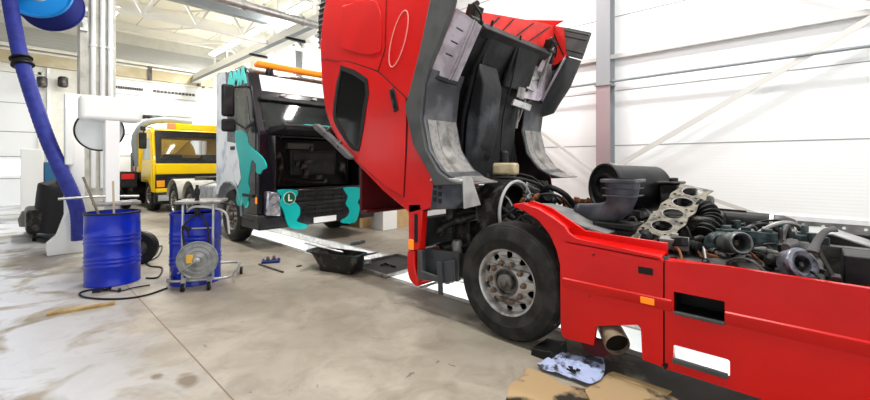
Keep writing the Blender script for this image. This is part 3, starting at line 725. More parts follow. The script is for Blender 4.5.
# top ledge with raised back lip
m = MB()
led = [(1.36, 1.0), (1.30, .965), (.735, .922)]
m.add([(X0, 1.40, .945), (X0, .735, .915), (X0+.20, .735, .935), (X0+.20, 1.40, .97), (X0, 1.40, .925), (X0, .735, .895), (X0+.20, .735, .915), (X0+.20, 1.40, .95)], [(0, 1, 2, 3), (4, 7, 6, 5), (0, 4, 5, 1), (1, 5, 6, 2), (2, 6, 7, 3), (3, 7, 4, 0)])
m.prism([(1.86, 1.17), (1.78, 1.215), (1.60, 1.17), (1.40, 1.06), (1.31, 1.01), (.73, .99), (.73, .90), (1.40, .92), (1.52, 1.0), (1.66, 1.10)], X0+.18, X0+.20, 'X')
m.sheet([(1.44, 1.0), (1.56, 1.09), (1.70, 1.15), (1.86, 1.175)], X0+.01, X0+.20, .02)
obj('panel_ledge', m, RED, T, .006)
m = MB(); m.sheet([(1.15, .99), (1.35, 1.03), (1.55, 1.10), (1.80, 1.145), (1.90, 1.14)], X0+.20, 3.52, .012); obj('inner_fender', m, mat('fender_rubber', (.14, .14, .145), .65, col2=(.22, .22, .21), scale=6), T)
pan = [(.705, .905), (.705, .20), (-1.9, .20), (-1.9, .905), (.40, .925)]
ho1 = rrect(.385, .655, .575, .715, .008); ho2 = rrect(.36, .655, .262, .372, .014)
pp = obj('side_panel', plate_mb(pan, [ho1, ho2], px(X0+.002), W, RED), None, T, .006, label='long red rear side panel with two openings')
m = MB(); m.box(X0+.03, X0+.22, .375, .665, .565, .585); m.box(X0+.20, X0+.22, .375, .665, .57, .72); m.box(X0+.03, X0+.22, .375, .665, .71, .73); m.box(X0+.03, X0+.22, .375, .385, .57, .72); m.box(X0+.03, X0+.22, .655, .665, .57, .72); obj('recess_box', m, BLACKR, pp)
m = MB(); m.box(X0-.008, X0+.02, .37, .66, .255, .285); obj('sill_strip', m, PLGREY, pp, .004)
m = MB(); m.box(X0-.008, X0+.02, .385, .655, .57, .59); obj('sill_strip', m, PLGREY, pp, .004)
# pressed step line across both panels
for nm, y0, y1 in (('a', .385, -1.9), ('b', 1.41, .665)):
    m = MB(); m.prism([(X0+.004, .66), (X0-.009, .650), (X0-.006, .59), (X0+.004, .575)][::-1], min(y0, y1), max(y0, y1), 'Y')
    obj('panel_swage', m, RED, pp if nm == 'a' else fp, .003)
m = MB(); m.box(X0+.02, X0+.06, .66, .76, .21, .90); obj('seam_backing', m, BLACKR, T)
m = MB(); m.cyl((X0-.012, .70, .225), (X0+.05, .70, .225), .016, 10); m.cyl((X0-.014, .705, .195), (X0+.05, .705, .195), .012, 10); obj('panel_fastener', m, GREASE, T)
m = MB(); m.cyl((X0-.003, 1.17, .87), (X0+.01, 1.17, .87), .008, 8); m.cyl((X0-.003, 1.2, .56), (X0+.01, 1.2, .56), .006, 8); obj('panel_rivet', m, BLACKR, fp)
m = MB(); m.prism([(X0+.035, .885), (X0+.12, .885), (X0+.12, .905), (X0+.035, .905)], -1.9, .70, 'Y'); obj('top_flange', m, RED, T, .004)
# white worn primer edge
# exhaust
m = MB(); m.lathe([(.084, 0), (.086, -.01), (.080, -.28), (.070, -.28), (.079, -.02), (.081, 0)], (X0+.0, 1.0, .262), (-.74, -.60, -.30), 32, close=True)
ex = obj('exhaust_pipe', m, mat('burnt_steel', (.22, .17, .12), .55, .4, col2=(.10, .065, .04), scale=9), T)
m = MB(); m.lathe([(.078, -.03), (.0005, -.03)], (X0+.0, 1.0, .262), (-.74, -.60, -.30), 32); obj('exhaust_bore', m, BLACKR, ex)
m = MB(); m.tube([(3.12, 1.15, .34), (3.3, 1.28, .44), (3.45, 1.3, .55), (3.5, 1.5, .62)], .07, 16, smooth=5); obj('exhaust_elbow', m, GREASE, ex)
m = MB(); m.prism(spline2([(1.32, .20), (1.28, .10), (1.15, .09), (1.08, .14), (1.06, .22)], 3), X0+.10, X0+.14, 'X'); obj('tow_bracket', m, DRED, T)

# ---- engine bay
m = MB()
m.box(3.95, 4.45, 1.2, 2.65, .52, .98, GREASE); m.box(3.90, 4.50, 1.3, 2.6, .80, .86, GREASE)
for i in range(6): m.box(3.88, 4.52, 1.28+i*.22, 1.44+i*.22, .86, 1.0, GREASE)
obj('engine_block', m, None, T, .02)
m = MB()
for i in range(5):
    y = 2.52-i*.21; m.cyl((4.30, y, 1.11), (4.30, y-.15, 1.11), .036, 12); m.cyl((4.30, y-.075, 1.11), (4.30, y-.075, .99), .04, 12); m.cyl((4.30, y-.01, 1.11), (4.30, y+.012, 1.11), .05, 12)
m.cyl((4.30, 2.55, 1.11), (4.30, 1.5, 1.105), .028, 12); m.lathe([(.03, 0), (.055, 0), (.055, -.04), (.03, -.04)], (4.28, 2.62, 1.115), (-.3, .9, 0), 20, close=True)
for i in range(7): m.obox((4.24, 2.45-i*.14, 1.14), (.04, .03, .05), (0, .3, 0))
obj('exhaust_manifold', m, RUST, T, .006)
m = MB(); m.tube(circ3 := [(3.60+.31*math.cos(t), 2.24, 1.04+.31*math.sin(t)) for t in [PI*2*i/40 for i in range(40)]], .016, 8, m=mat('ring_grey', (.42, .42, .42), .4), closed=True)
m.lathe([(.27, 0), (.31, .02), (.33, .26), (.31, .26), (.30, .03), (.26, .015)], (3.60, 2.26, 1.04), (0, 1, 0), 40, GREASE, close=True)
sh = obj('fan_shroud', m, None, T)
m = MB(); m.lathe([(.09, 0), (.10, .05), (.05, .09), (.001, .09)], (3.66, 2.40, 1.04), (0, -1, 0), 20)
for i in range(9):
    t = 2*PI*i/9; m.obox((3.66+.16*math.cos(t), 2.42, 1.04+.16*math.sin(t)), (.18, .012, .09), (0, -t, 0))
obj('cooling_fan', m, BLACKR, T)
m = MB(); m.box(3.35, 4.95, 2.68, 2.80, .62, 1.22); obj('radiator', m, mat('radiator_core', (.035, .035, .04), .6, .3), T, .01)
m = MB(); m.box(3.30, 3.42, 2.62, 2.86, .55, 1.30); m.box(4.9, 5.02, 2.62, 2.86, .55, 1.3); m.box(3.35, 4.95, 2.66, 2.84, 1.22, 1.28); obj('radiator_tank', m, GREASE, T, .015)
m = MB(); m.obox((3.95, 2.60, 1.47), (.20, .27, .14), (0, 0, .3)); rt = obj('expansion_tank', m, TANKP, T, .03, bseg=3)
m = MB(); m.box(3.86, 4.02, 2.5, 2.66, 1.28, 1.40); obj('tank_bracket', m, GREASE, rt, .01)
m = MB(); c = (3.94, 2.62, 1.54); m.lathe([(.05, 0), (.05, .03), (.055, .035), (.055, .05), (.048, .055), (.05, .07), (.05, .12), (.035, .14), (.001, .14)], c, (0, 0, 1), 20); obj('tank_cap', m, BLACKR, rt)
m = MB(); m.lathe([(.045, 0), (.05, .0), (.05, .16), (.03, .17), (.001, .17)], (3.60, 2.78, 1.36), (.3, -1, .1), 20); obj('filter_canister', m, BLACKR, T)
m = MB(); m.tube([(3.50, 2.60, 1.20), (3.7, 2.5, 1.30), (3.95, 2.35, 1.26), (4.1, 2.1, 1.1)], .055, 14, smooth=5); obj('coolant_hose', m, BLACKR, T)
hoses = [([(3.35, 2.5, .7), (3.4, 2.25, 1.0), (3.6, 2.1, 1.12), (3.9, 1.75, 1.0)], .014),
 ([(3.55, 2.7, 1.35), (3.7, 2.4, 1.38), (4.0, 2.2, 1.30), (4.2, 2.05, 1.1)], .018), ([(4.1, 2.6, 1.42), (4.3, 2.45, 1.36), (4.35, 2.3, 1.2), (4.25, 2.2, 1.0)], .013),
 ([(3.2, 2.9, .9), (3.3, 2.7, 1.02), (3.42, 2.45, 1.0), (3.5, 2.2, .9)], .04), ([(3.1, 3.0, .55), (3.2, 2.8, .62), (3.35, 2.6, .7), (3.5, 2.4, .85)], .025),
 ([(3.3, 2.86, 1.15), (3.42, 2.6, 1.22), (3.5, 2.4, 1.1), (3.6, 2.2, .9)], .03), ([(3.75, 2.3, .9), (3.7, 2.1, 1.18), (3.85, 1.9, 1.2), (4.0, 1.75, .98)], .014)]
for i, (p, r) in enumerate(hoses):
    m = MB(); m.tube(p, r, 10, smooth=6); obj('hose', m, BLACKR, T)
m = MB(); m.tube([(3.14, 2.92, .80), (3.2, 2.75, .92), (3.4, 2.5, 1.0), (3.6, 2.35, .98)], .045, 14, smooth=5); m.cyl((3.2, 2.8, .8), (3.2, 2.8, 1.15), .05); obj('steering_column', m, GREASE, T)
for (a, b, r, mt) in (((3.35, 2.45, .5), (3.35, 2.45, .95), .07, GREASE), ((3.5, 2.2, .6), (3.75, 2.2, .6), .10, GREASE), ((3.25, 2.75, .45), (3.25, 2.75, .72), .06, ALUD), ((3.62, 1.65, .7), (3.62, 1.65, 1.0), .08, GREASE)):
    m = MB(); m.lathe([(r*.7, 0), (r, .02), (r, (Vector(b)-Vector(a)).length-.03), (r*.8, (Vector(b)-Vector(a)).length), (.01, (Vector(b)-Vector(a)).length)], a, Vector(b)-Vector(a), 16); obj('air_tank', m, mt, T)
m = MB(); m.lathe([(.11, 0), (.12, .02), (.12, .10), (.07, .14), (.05, .22), (.001, .22)], (4.15, 2.22, 1.10), (-.6, -.5, .3), 24); m.tube([(4.05, 2.2, 1.2), (3.95, 2.05, 1.28), (4.02, 1.9, 1.2), (4.15, 1.85, 1.05)], .03, 10, smooth=5); obj('alternator', m, BLACKR, T, 0)
for (a, b) in (((3.55, 2.55, .6), (3.62, 1.9, .98)), ((3.5, 2.6, .98), (3.85, 2.58, .98)), ((3.3, 2.62, .62), (3.3, 2.0, .80)), ((3.6, 1.3, .6), (3.74, 2.5, .7))):
    m = MB(); m.beam(a, b, .05, .06); obj('support_bracket', m, GREASE, T, .006)
m = MB(); m.lathe([(.07, 0), (.07, .012), (.03, .05), (.001, .05)], (3.60, 1.70, 1.0), (0, 0, 1), 16); m.cyl((3.72, 2.04, 1.0), (3.72, 2.04, 1.10), .035, 12); obj('reservoir', m, TANKP, T)
random.seed(21)
for i in range(26):
    x = random.uniform(3.3, 4.0); y = random.uniform(1.95, 2.6); z = random.uniform(.8, 1.22) if x > 3.4 else random.uniform(.7, 1.0)
    m = MB(); q = random.random(); p_ = Vector((x, y, z)); d = Vector((random.uniform(-1, 1), random.uniform(-1, .3), random.uniform(-.4, 1))).normalized(); L = random.uniform(.05, .12)
    if q < .5: m.lathe([(.012, 0), (.02, .005), (.02, L*.5), (.028, L*.52), (.028, L*.7), (.012, L), (.001, L)], p_, d, 12)
    else: m.tube([p_, p_+d*L+Vector((0, 0, .05)), p_+d*L*2, p_+d*L*2.6-Vector((0, 0, .08))], .009, 8, smooth=5)
    obj('fitting' if q < .5 else 'line', m, random.choice([ALUD, GREASE, ALU, BLACKR, RUST]), T)
random.seed(11)
# ---- loose and bolted machinery between the rails
m = MB(); m.box(3.45, 4.9, -.35, 1.25, .66, .80, GREASE); m.box(3.10, 3.45, -.3, 1.15, .70, .82, GREASE); obj('gearbox_cover', m, None, T, .02)
m = MB(); m.prism([(X0+.05, .86), (3.7, .92), (3.7, .84), (X0+.05, .80)], -.05, 1.15, 'Y'); obj('deck_mat', m, mat('deck_rubber', (.03, .03, .03), .6, col2=(.10, .10, .095), scale=5), T, .01)
for i in range(64):
    x = random.uniform(3.25, 4.75); y = random.uniform(.0, 1.15); z = .84+max(0, .10-.05*abs(x-3.9)); r = random.uniform(.018, .05)
    m = MB(); q = random.random(); ang = random.uniform(0, PI); L = random.uniform(.06, .2)
    d = Vector((math.cos(ang), math.sin(ang), random.uniform(-.1, .25))); p = Vector((x, y, z+r+random.uniform(0, .05)))
    if q < .45:
        m.lathe([(r*.6, 0), (r, .01), (r, L*.6), (r*1.3, L*.62), (r*1.3, L*.75), (r*.6, L), (.001, L)], p, d, 14)
        nm = 'fitting'
    elif q < .75:
        m.obox(p, (L, r*1.8, r*1.8), (random.uniform(-.3, .3), random.uniform(-.3, .3), ang)); m.cyl(p, p+Vector((0, 0, r*1.6)), r*.6, 10); nm = 'bracket'
    else:
        e = p+d*L*2; m.tube([p, p+d*L*.6+Vector((0, 0, .08)), p+d*L*1.3+Vector((0, 0, .06)), e-Vector((0, 0, .03))], r*.35, 8, smooth=5); nm = 'hose'
    obj(nm, m, random.choice([GREASE, GREASE, STEELD, BLACKR, ALUD, BLACKR]), T, .004 if nm == 'bracket' else 0)
random.seed(33)
for i in range(60):
    x = random.uniform(3.0, 3.6); y = random.uniform(-.05, .70); r = random.uniform(.012, .032); q = random.random(); ang = random.uniform(0, PI); L = random.uniform(.05, .14)
    z = .845+.06*(x-2.95)
    if (x-3.16)**2+(y-.06)**2 < .02 : continue
    x = max(x, 3.04); d = Vector((abs(math.cos(ang)), math.sin(ang), random.uniform(-.1, .2))); p = Vector((x, y, z+r)); m = MB()
    if q < .4: m.lathe([(r*.6, 0), (r, .01), (r, L*.6), (r*1.3, L*.62), (r*1.3, L*.75), (r*.6, L), (.001, L)], p, d, 12); nm = 'fitting'
    elif q < .65: m.obox(p, (L, r*2, r*1.6), (random.uniform(-.3, .3), random.uniform(-.3, .3), ang)); m.cyl(p, p+Vector((0, 0, r*1.6)), r*.6, 8); nm = 'bracket'
    else: m.tube([p, p+d*L*.7+Vector((0, 0, .05)), p+d*L*1.5+Vector((0, 0, .05)), p+d*L*2.2], .008, 6, smooth=5); nm = 'line'
    obj(nm, m, random.choice([GREASE, GREASE, STEELD, BLACKR, ALUD, BLACKR, RUST]), T)
# turbo inlet, ringed opening
m = MB(); o = at(742, 243, X=3.30); ax = Vector((-.80, -.62, .18)).normalized()
m.lathe([(.058, 0), (.066, .004), (.073, -.004), (.074, -.05), (.066, -.06), (.07, -.12), (.064, -.16), (.05, -.2), (.05, -.1), (.054, -.01)], o, ax, 36, close=True)
tu = obj('turbo_inlet', m, mat('worn_ring', (.16, .18, .18), .4, .6, col2=(.06, .08, .08), scale=12), T)
m = MB(); m.lathe([(.053, -.09), (.02, -.09), (.018, -.06), (.001, -.06)], o, ax, 30); obj('turbo_wheel', m, GREASE, tu)
m = MB(); m.lathe([(.08, 0), (.10, .03), (.10, .08), (.06, .13), (.001, .13)], o-ax*.2+Vector((.05, 0, -.03)), -ax, 24); obj('turbo_housing', m, TURQ, tu)
# oval bell mouth with shiny rim and lever
o = at(803, 264, X=3.16)+Vector((0, 0, .0)); ax = Vector((-.62, -.70, .34)).normalized()
m = MB(); m.lathe([(.045, -.02), (.052, .0), (.075, .012), (.092, .004), (.097, -.012), (.092, -.03), (.088, -.08), (.045, -.08)], o, ax, 40, close=True)
bm_ = obj('bell_mouth', m, mat('polished_blue_steel', (.20, .21, .25), .3, .6, col2=(.05, .05, .06), scale=14), T)
m = MB(); m.lathe([(.047, -.04), (.018, -.04), (.014, -.01), (.001, -.01)], o, ax, 24); obj('bell_core', m, GREASE, bm_)
m = MB(); lp = [at(812, 252, X=3.2), at(818, 240, X=3.28), at(826, 231, X=3.32), at(836, 229, X=3.34)]
m.tube(lp, [.028, .022, .02, .024], 10, smooth=5, flat=.45); obj('clamp_lever', m, mat('lever_grey', (.06, .058, .06), .5), T)
m = MB(); m.beam(at(816, 246, X=3.25), at(833, 276, X=3.1), .018, .014); m.obox(at(836, 278, X=3.1), (.1, .04, .03)); obj('strut_rod', m, BLACKR, T, .003)
# green-grey valve body
m = MB(); o = at(768, 240, X=3.85)
m.obox(o, (.34, .62, .12), (0, .1, .1), TURQ)
for i in range(5): m.obox(o+Vector((-.10, -.24+.12*i, .07)), (.12, .06, .05), (0, .1, .1), TURQ)
for i in range(4): m.cyl(o+Vector((.08, -.2+.13*i, .05)), o+Vector((.08, -.2+.13*i, .12)), .022, 10, TURQ)
obj('valve_block', m, None, T, .008)
# rear bracket group at the frame edge
m = MB(); a = at(853, 268, X=3.68); hx = a.x
m = plate_mb([(-.30, .78), (-.30, 1.0), (.02, 1.0), (.10, .90), (.10, .78)], [circ(.02, .93, .014, 12), circ(.02, .86, .014, 12), circ(-.10, .93, .014, 12)], lambda y, z, c: (3.66+c, y, z), .012, STEELD)
fb = obj('frame_bracket', m, None, T)
m = MB(); m.box(3.38, 3.66, -.60, -.13, .80, 1.0); obj('battery_box', m, BLK, T, .01)
m = plate_mb([(-.8, .985), (-.8, 1.05), (.10, 1.05), (.10, .985)], [circ(.06-.12*i, 1.018, .012, 10) for i in range(6)], lambda y, z, c: (4.60+c, y, z), .01, ALUD)
obj('fifth_wheel_rail', m, None, T)
m = MB(); m.sheet([(-.3, .96), (-.1, 1.03), (.12, 1.02), (.25, .95)], 4.0, 4.4, .01); obj('cover_plate', m, ALU, T)

# ---- loose engine parts resting on the truck (things of their own)
# cylinder head gasket leaning on the machinery
A = at(651, 238, X=3.30); B = at(692, 192, X=4.02); u = (B-A).normalized(); L = (B-A).length+.22
wv = Vector((.10, -.98, -.10)); wv = (wv-u*wv.dot(u)).normalized(); nv = u.cross(wv)
A0 = A-u*.11
out = []
wd = .130
N = 5; step = L/N
for sgn in (1, -1):
    rng = range(N) if sgn > 0 else range(N-1, -1, -1)
    for i in rng:
        for f in ((.05, .5, .95) if sgn > 0 else (.95, .5, .05)): out.append(((i+f)*step, sgn*(wd-(.018 if f == .5 else 0))))
holes = [circ((i+.5)*step, 0, .072, 24) for i in range(N)]
for i in range(N+1):
    for sy in (-.10, .10, ):
        if 0 < i < N: holes.append(circ(i*step, sy, .014, 10)); 
    if 0 < i < N: holes.append(circ(i*step, .062, .010, 8)); holes.append(circ(i*step, -.062, .010, 8))
gk = obj('head_gasket', plate_mb(out, holes, lambda a, b, c: A0+u*a+wv*b+nv*c, .006, GASK), None)
tag(gk, 'brass-grey cylinder head gasket with round bores lying aslant on the truck chassis', 'gasket')
m = MB()
for i in range(N):
    c = A0+u*(i+.5)*step
    m.tube([c+(u*math.cos(t)+wv*math.sin(t))*.076+nv*.004 for t in [2*PI*j/24 for j in range(24)]], .006, 6, closed=True)
obj('bore_ring', m, ALUD, gk)
# supports below the gasket are valve-gear castings on the chassis
m = MB(); m.box(3.3, 3.75, .62, .95, .84, .95); m.box(3.7, 4.3, .55, .95, .84, 1.12); m.box(4.0, 4.2, .62, .78, 1.1, 1.26); obj('rocker_cover', m, GREASE, T, .03)
m = MB(); o = at(676, 184, X=4.35); m.box(o.x-.08, o.x+.10, o.y-.03, o.y+.12, 1.05, o.z); m.box(o.x-.12, o.x+.12, o.y-.06, o.y+.14, o.z, o.z+.025); m.cyl((o.x, o.y+.02, o.z), (o.x, o.y+.02, o.z+.06), .04, 12); m.box(o.x+.12, o.x+.2, o.y-.14, o.y+.02, 1.1, o.z-.04); obj('thermostat_housing', m, GREASE, T, .01)
# corrugated hose
cp = [at(686, 226, X=3.95), at(695, 212, X=3.92), at(706, 210, X=3.88), at(711, 222, X=3.8), at(704, 236, X=3.65)]
sp_ = spline([Vector(p) for p in cp], 14)
m = MB(); m.tube(sp_, [.066+.013*(1 if (i//2) % 2 else -1) for i in range(len(sp_))], 18)
tag(obj('corrugated_hose', m, BLACKR), 'black corrugated rubber hose bent round beside the head gasket', 'hose')
m = MB(); cp = [at(655, 245, X=3.4), at(668, 240, X=3.4), at(682, 243, X=3.35), at(700, 248, X=3.3)]
sp_ = spline([Vector(p) for p in cp], 10); m.tube(sp_, [.035+.006*(1 if i % 2 else -1) for i in range(len(sp_))], 12); tag(obj('corrugated_hose', m, BLACKR), 'thinner ribbed black hose lying below the foot of the head gasket', 'hose')
# air filter drum
a = Vector((4.05, 1.52, 1.30)); b = Vector((4.62, 1.18, 1.27)); ln = (b-a).length; R_ = .235
t_ = thing('air_filter_housing', 'big black cylindrical air filter housing lying behind the grey intake elbow', 'filter', tuple(a))
m = MB(); m.lathe([(.10, .03), (R_-.03, .02), (R_-.02, 0), (R_, 0), (R_+.008, .02), (R_, .04), (R_-.01, .06), (R_-.005, ln-.05), (R_-.04, ln), (.001, ln)], a, b-a, 48); obj('drum', m, BLK, t_)
m = MB(); m.lathe([(.10, .06), (.11, -.012), (.13, -.012), (.14, .03)], a, b-a, 40, close=True); obj('drum_collar', m, BLACKR, t_)
m = MB(); m.box(4.1, 4.55, 1.2, 1.5, .99, 1.09); obj('mount_cradle', m, GREASE, t_, .01)
# grey intake elbow: round mouth to the left, flattened upright duct on the right
t_ = thing('intake_duct', 'grey plastic intake elbow with upright rectangular mouth behind the red ledge', 'duct', tuple(at(610, 215, X=3.35)))
D0 = [(at(581, 212, X=3.50), .075, .075), (at(590, 213, X=3.47), .088, .085), (at(600, 213.5, X=3.44), .09, .088), (at(611, 212, X=3.42), .095, .094), (at(619, 206, X=3.40), .10, .102), (at(621.5, 197, X=3.40), .105, .105), (at(622.5, 188, X=3.40), .112, .112), (at(623, 179, X=3.40), .114, .114)]
m = MB(); vs = []; fs = []; n = 24
dirs = [Vector((.10, -1, 0)), Vector((.1, -1, .0)), Vector((.1, -1, .1)), Vector((.1, -1, .6)), Vector((0, -.6, 1)), Vector((0, -.1, 1)), Vector((0, 0, 1)), Vector((0, 0, 1))]
for i, (p, ra, rb2) in enumerate(D0):
    d = dirs[i].normalized(); sx = Vector((1, 0, 0)); sx = (sx-d*sx.dot(d)).normalized(); sy = d.cross(sx)
    sq = min(1, max(0, (i-3)/2))
    for k_ in range(n):
        t = 2*PI*k_/n; c, s = math.cos(t), math.sin(t); f = 1/max(abs(c), abs(s)); f = 1+(min(f, 1.25)-1)*sq
        vs.append(p+sx*ra*c*f+sy*rb2*s*f)
for i in range(len(D0)-1):
    for k_ in range(n): fs.append((i*n+k_, i*n+(k_+1) % n, (i+1)*n+(k_+1) % n, (i+1)*n+k_))
fs += [tuple(range(n-1, -1, -1)), tuple((len(D0)-1)*n+k_ for k_ in range(n))]
m.add(vs, fs); duct = obj('elbow_body', m, BLUEGREY, t_, sharp=60)
m = MB(); p = D0[-1][0]; m.box(p.x-.135, p.x+.135, p.y-.135, p.y+.135, p.z-.028, p.z); 
obj('mouth_flange', m, BLUEGREY, t_, .006)
m = MB()
for dz in (.07, .13): m.box(p.x-.124, p.x+.124, p.y-.124, p.y+.124, p.z-dz-.007, p.z-dz)
obj('duct_rib', m, BLUEGREY, t_, .002)
m = MB(); q = D0[0][0]; m.lathe([(.02, .0), (.06, -.0), (.078, .03), (.075, .06)], q+Vector((0, .05, 0)), (.1, -1, 0), 20); obj('elbow_cap', m, BLUEGREY, t_)
m = MB(); m.box(3.28, 3.5, p.y-.12, p.y+.2, 1.02, 1.06); obj('duct_bracket', m, BLACKR, t_, .005)
# long black silencer tube with tapered end
a = at(703, 217, X=4.35); b = at(776, 224.5, X=4.35); d = b-a; ln = d.length
t_ = thing('black_pipe', 'long black tube with tapered end lying along the truck chassis', 'pipe', tuple(a))
m = MB(); m.lathe([(.06, 0), (.082, .02), (.084, ln-.04), (.078, ln-.01)], a, d, 32); obj('tube', m, BLK, t_)
m = MB(); m.lathe([(.088, ln-.04), (.088, ln-.015), (.084, ln-.015), (.084, ln-.04)], a, d, 32, close=True); obj('clamp', m, ALU, t_)
m = MB(); m.lathe([(.078, ln-.01), (.080, ln+.05), (.055, ln+.12), (.02, ln+.135), (.015, ln+.16), (.001, ln+.16)], a, d, 28); m.cyl(a+d.normalized()*(ln+.13), a+d.normalized()*(ln+.19)+Vector((0, 0, .02)), .012, 8); obj('tapered_end', m, STEELD, t_)
m = MB(); dd = d.normalized(); m.beam(a+dd*.05+Vector((0, 0, .088)), a+dd*(ln*.62)+Vector((0, 0, .088)), .04, .01); obj('tube_seam', m, BLACKR, t_)
m = MB()
for f in (.15, .8): q = a+d*f; m.box(q.x-.07, q.x+.07, q.y-.03, q.y+.03, .86, q.z-.06)
obj('pipe_cradle', m, GREASE, t_, .005)

# ================================================================== BLACK TRUCK with teal wrap
T2 = thing('black_truck', 'black and teal tractor truck with raised front flap and orange light bar', 'truck', (4.155, 8.5, 0))
side2 = [(7.02, .62), (7.0, 1.0), (6.98, 2.02), (7.02, 2.12), (7.24, 2.70), (7.27, 2.80), (7.42, 3.18), (7.60, 3.29), (9.02, 3.40), (9.05, .86), (8.86, .86), (8.78, 1.02), (8.55, 1.13), (8.2, 1.14), (7.92, 1.04), (7.76, .86), (7.68, .60)]
m = MB(); m.prism(side2, X0, X1, 'X')
cab2 = obj('cab_body', m, TBLK, T2)
c_ = MB(); c_.box(3.25, 5.06, 6.8, 7.42, 1.06, 2.0)
w_ = MB(); w_.box(X0+.45, X1-.45, 7.5, 9.2, .4, 1.3)
cut(cab2, [c_, w_])
b_ = cab2.modifiers.new('bevel', 'BEVEL'); b_.width = .07; b_.segments = 3; b_.limit_method = 'ANGLE'; b_.angle_limit = math.radians(40)
# windscreen, roof panel, visor on the sloping front
def slope(p, q, t0, t1, off): # strip between two YZ points
    P_ = Vector(p); Q_ = Vector(q); d = (Q_-P_); n_ = Vector((-d.y, d.x)).normalized()
    if n_.x > 0: n_ = -n_
    a = P_+d*t0; b = P_+d*t1
    return [(a.x, a.y), (b.x, b.y), (b.x+n_.x*off, b.y+n_.y*off), (a.x+n_.x*off, a.y+n_.y*off)]
m = MB(); m.prism(slope((7.02, 2.12), (7.24, 2.70), -.02, .99, .012), 3.06, 5.25, 'X'); ws = obj('windscreen', m, GLASSG, T2, .004)
m = MB(); m.prism(slope((7.02, 2.12), (7.24, 2.70), .90, 1.06, .07), 3.05, 5.26, 'X'); obj('sun_visor', m, BLK, T2, .02)
m = MB(); m.prism(slope((7.27, 2.80), (7.42, 3.18), .12, .93, .014), 3.12, 5.19, 'X'); obj('white_roof_panel', m, WHITEP, T2, .004)
for x in (3.5, 4.15, 4.8):
    m = MB(); m.obox((x, 7.23, 2.80), (.09, .03, .04)); obj('marker_lamp', m, mat('marker', (.6, .6, .58), .3), T2, .006)
for x in (3.6, 4.3): 
    m = MB(); m.beam((x-.35, 7.02, 2.14), (x+.35, 6.99, 2.24), .02, .02); obj('wiper', m, BLACKR, ws)
# light bar on the roof
lb = MB(); lb.box(3.12, 5.10, 7.46, 7.66, 3.33, 3.44); lo = obj('light_bar', lb, ORANGE, T2, .04, bseg=3)
for x in (3.35, 3.42, 4.8, 4.87):
    m = MB(); m.box(x-.012, x+.012, 7.5, 7.62, 3.22, 3.335); obj('bar_bracket', m, BLK, lo)
# left side: window, wrap, teal graphics, logo panel
def sidep(nm, pts, mt, t=.008, x=X0, par=T2, bev=.002, k_=0):
    if k_: pts = smooth2(pts, k_)
    m = MB(); m.prism(pts, x-t, x+.002, 'X'); return obj(nm, m, mt, par, bev)
P3 = lambda l, x=X0: yz(l, x)
sidep('side_wrap', [(9.03, 3.36), (8.55, 3.36), (8.45, 2.7), (8.30, 2.05), (7.95, 1.9), (7.85, 1.2), (7.95, 1.08), (8.2, 1.17), (8.55, 1.16), (8.8, 1.05), (8.9, .88), (9.03, .88)], WRAP, .006)
m = MB(); dr = sidep('door', [(8.42, 2.9), (7.32, 2.86), (7.20, 2.6), (7.08, 2.05), (7.08, .98), (7.70, .98), (7.9, 1.08), (8.02, 1.2), (8.40, 1.95)], TBLK, .012)
sidep('window_pane', [(8.28, 2.80), (7.42, 2.74), (7.28, 2.2), (7.5, 2.02), (8.28, 2.04)], GLASSG, .018, par=dr)
sidep('wrap_panel', [(8.38, 1.95), (7.9, 1.9), (7.72, 1.25), (7.85, 1.10), (8.04, 1.22)], WRAP, .016, par=dr)
sidep('teal_graphic', P3([(236, 131), (247, 133), (249, 143), (253, 148), (262, 156), (266, 162), (267, 168), (263, 170), (261, 174), (257, 172), (257, 164), (253, 160), (251, 170), (249, 184), (251, 190), (249, 199), (247, 206), (244, 203), (243, 196), (240, 206), (237, 200), (239, 188), (242, 180), (241, 165), (238, 150)], X0), TEAL, .022, par=dr, k_=2)
sidep('teal_splash', P3([(241, 186), (246, 190), (248, 198), (249, 205), (246, 208), (244, 199), (242, 206), (240, 198)], X0), TEALL, .018, par=dr, k_=2)
lg = sidep('logo_panel', [(8.50, 2.98), (8.46, 3.34), (7.60, 3.22), (7.44, 3.08), (7.40, 2.92)], mat('smoke_panel', (.16, .17, .19), .4, noise=.5, scale=6), .010)
tm = text_mb('AMA', .40, lambda a, b, c: (X0-.012-c, 7.92-a*1.05, 3.12+b*.95), .01, TEALL, offset=.03); obj('logo_letters', tm, None, lg)
sidep('door_handle', [(8.2, 1.85), (8.0, 1.85), (8.0, 1.78), (8.2, 1.78)], BLK, .03, par=dr)
# mirrors
def mirror(x, s):
    m = MB(); m.box(x-.16, x+.06, 7.55, 7.64, 2.36, 2.94); mo = obj('mirror', m, BLK, T2, .045, bseg=3)
    m = MB(); m.box(x-.16, x+.08, 7.55, 7.64, 2.09, 2.32); obj('wide_angle_mirror', m, BLK, mo, .04, bseg=3)
    m = MB(); m.tube([(x+.05, 7.58, 2.28), (x+.18, 7.5, 2.18), (x+.26*1, 7.36, 2.10)], .022, 8, smooth=4); obj('mirror_arm', m, BLK, mo); m = MB(); m.tube([(x+.05, 7.58, 2.9), (x+.26, 7.42, 2.92)], .02, 8); obj('mirror_arm', m, BLK, mo)
mirror(2.70, 1)
m = MB(); m.box(5.50, 5.70, 7.55, 7.64, 2.36, 2.94); obj('mirror', m, BLK, T2, .04)
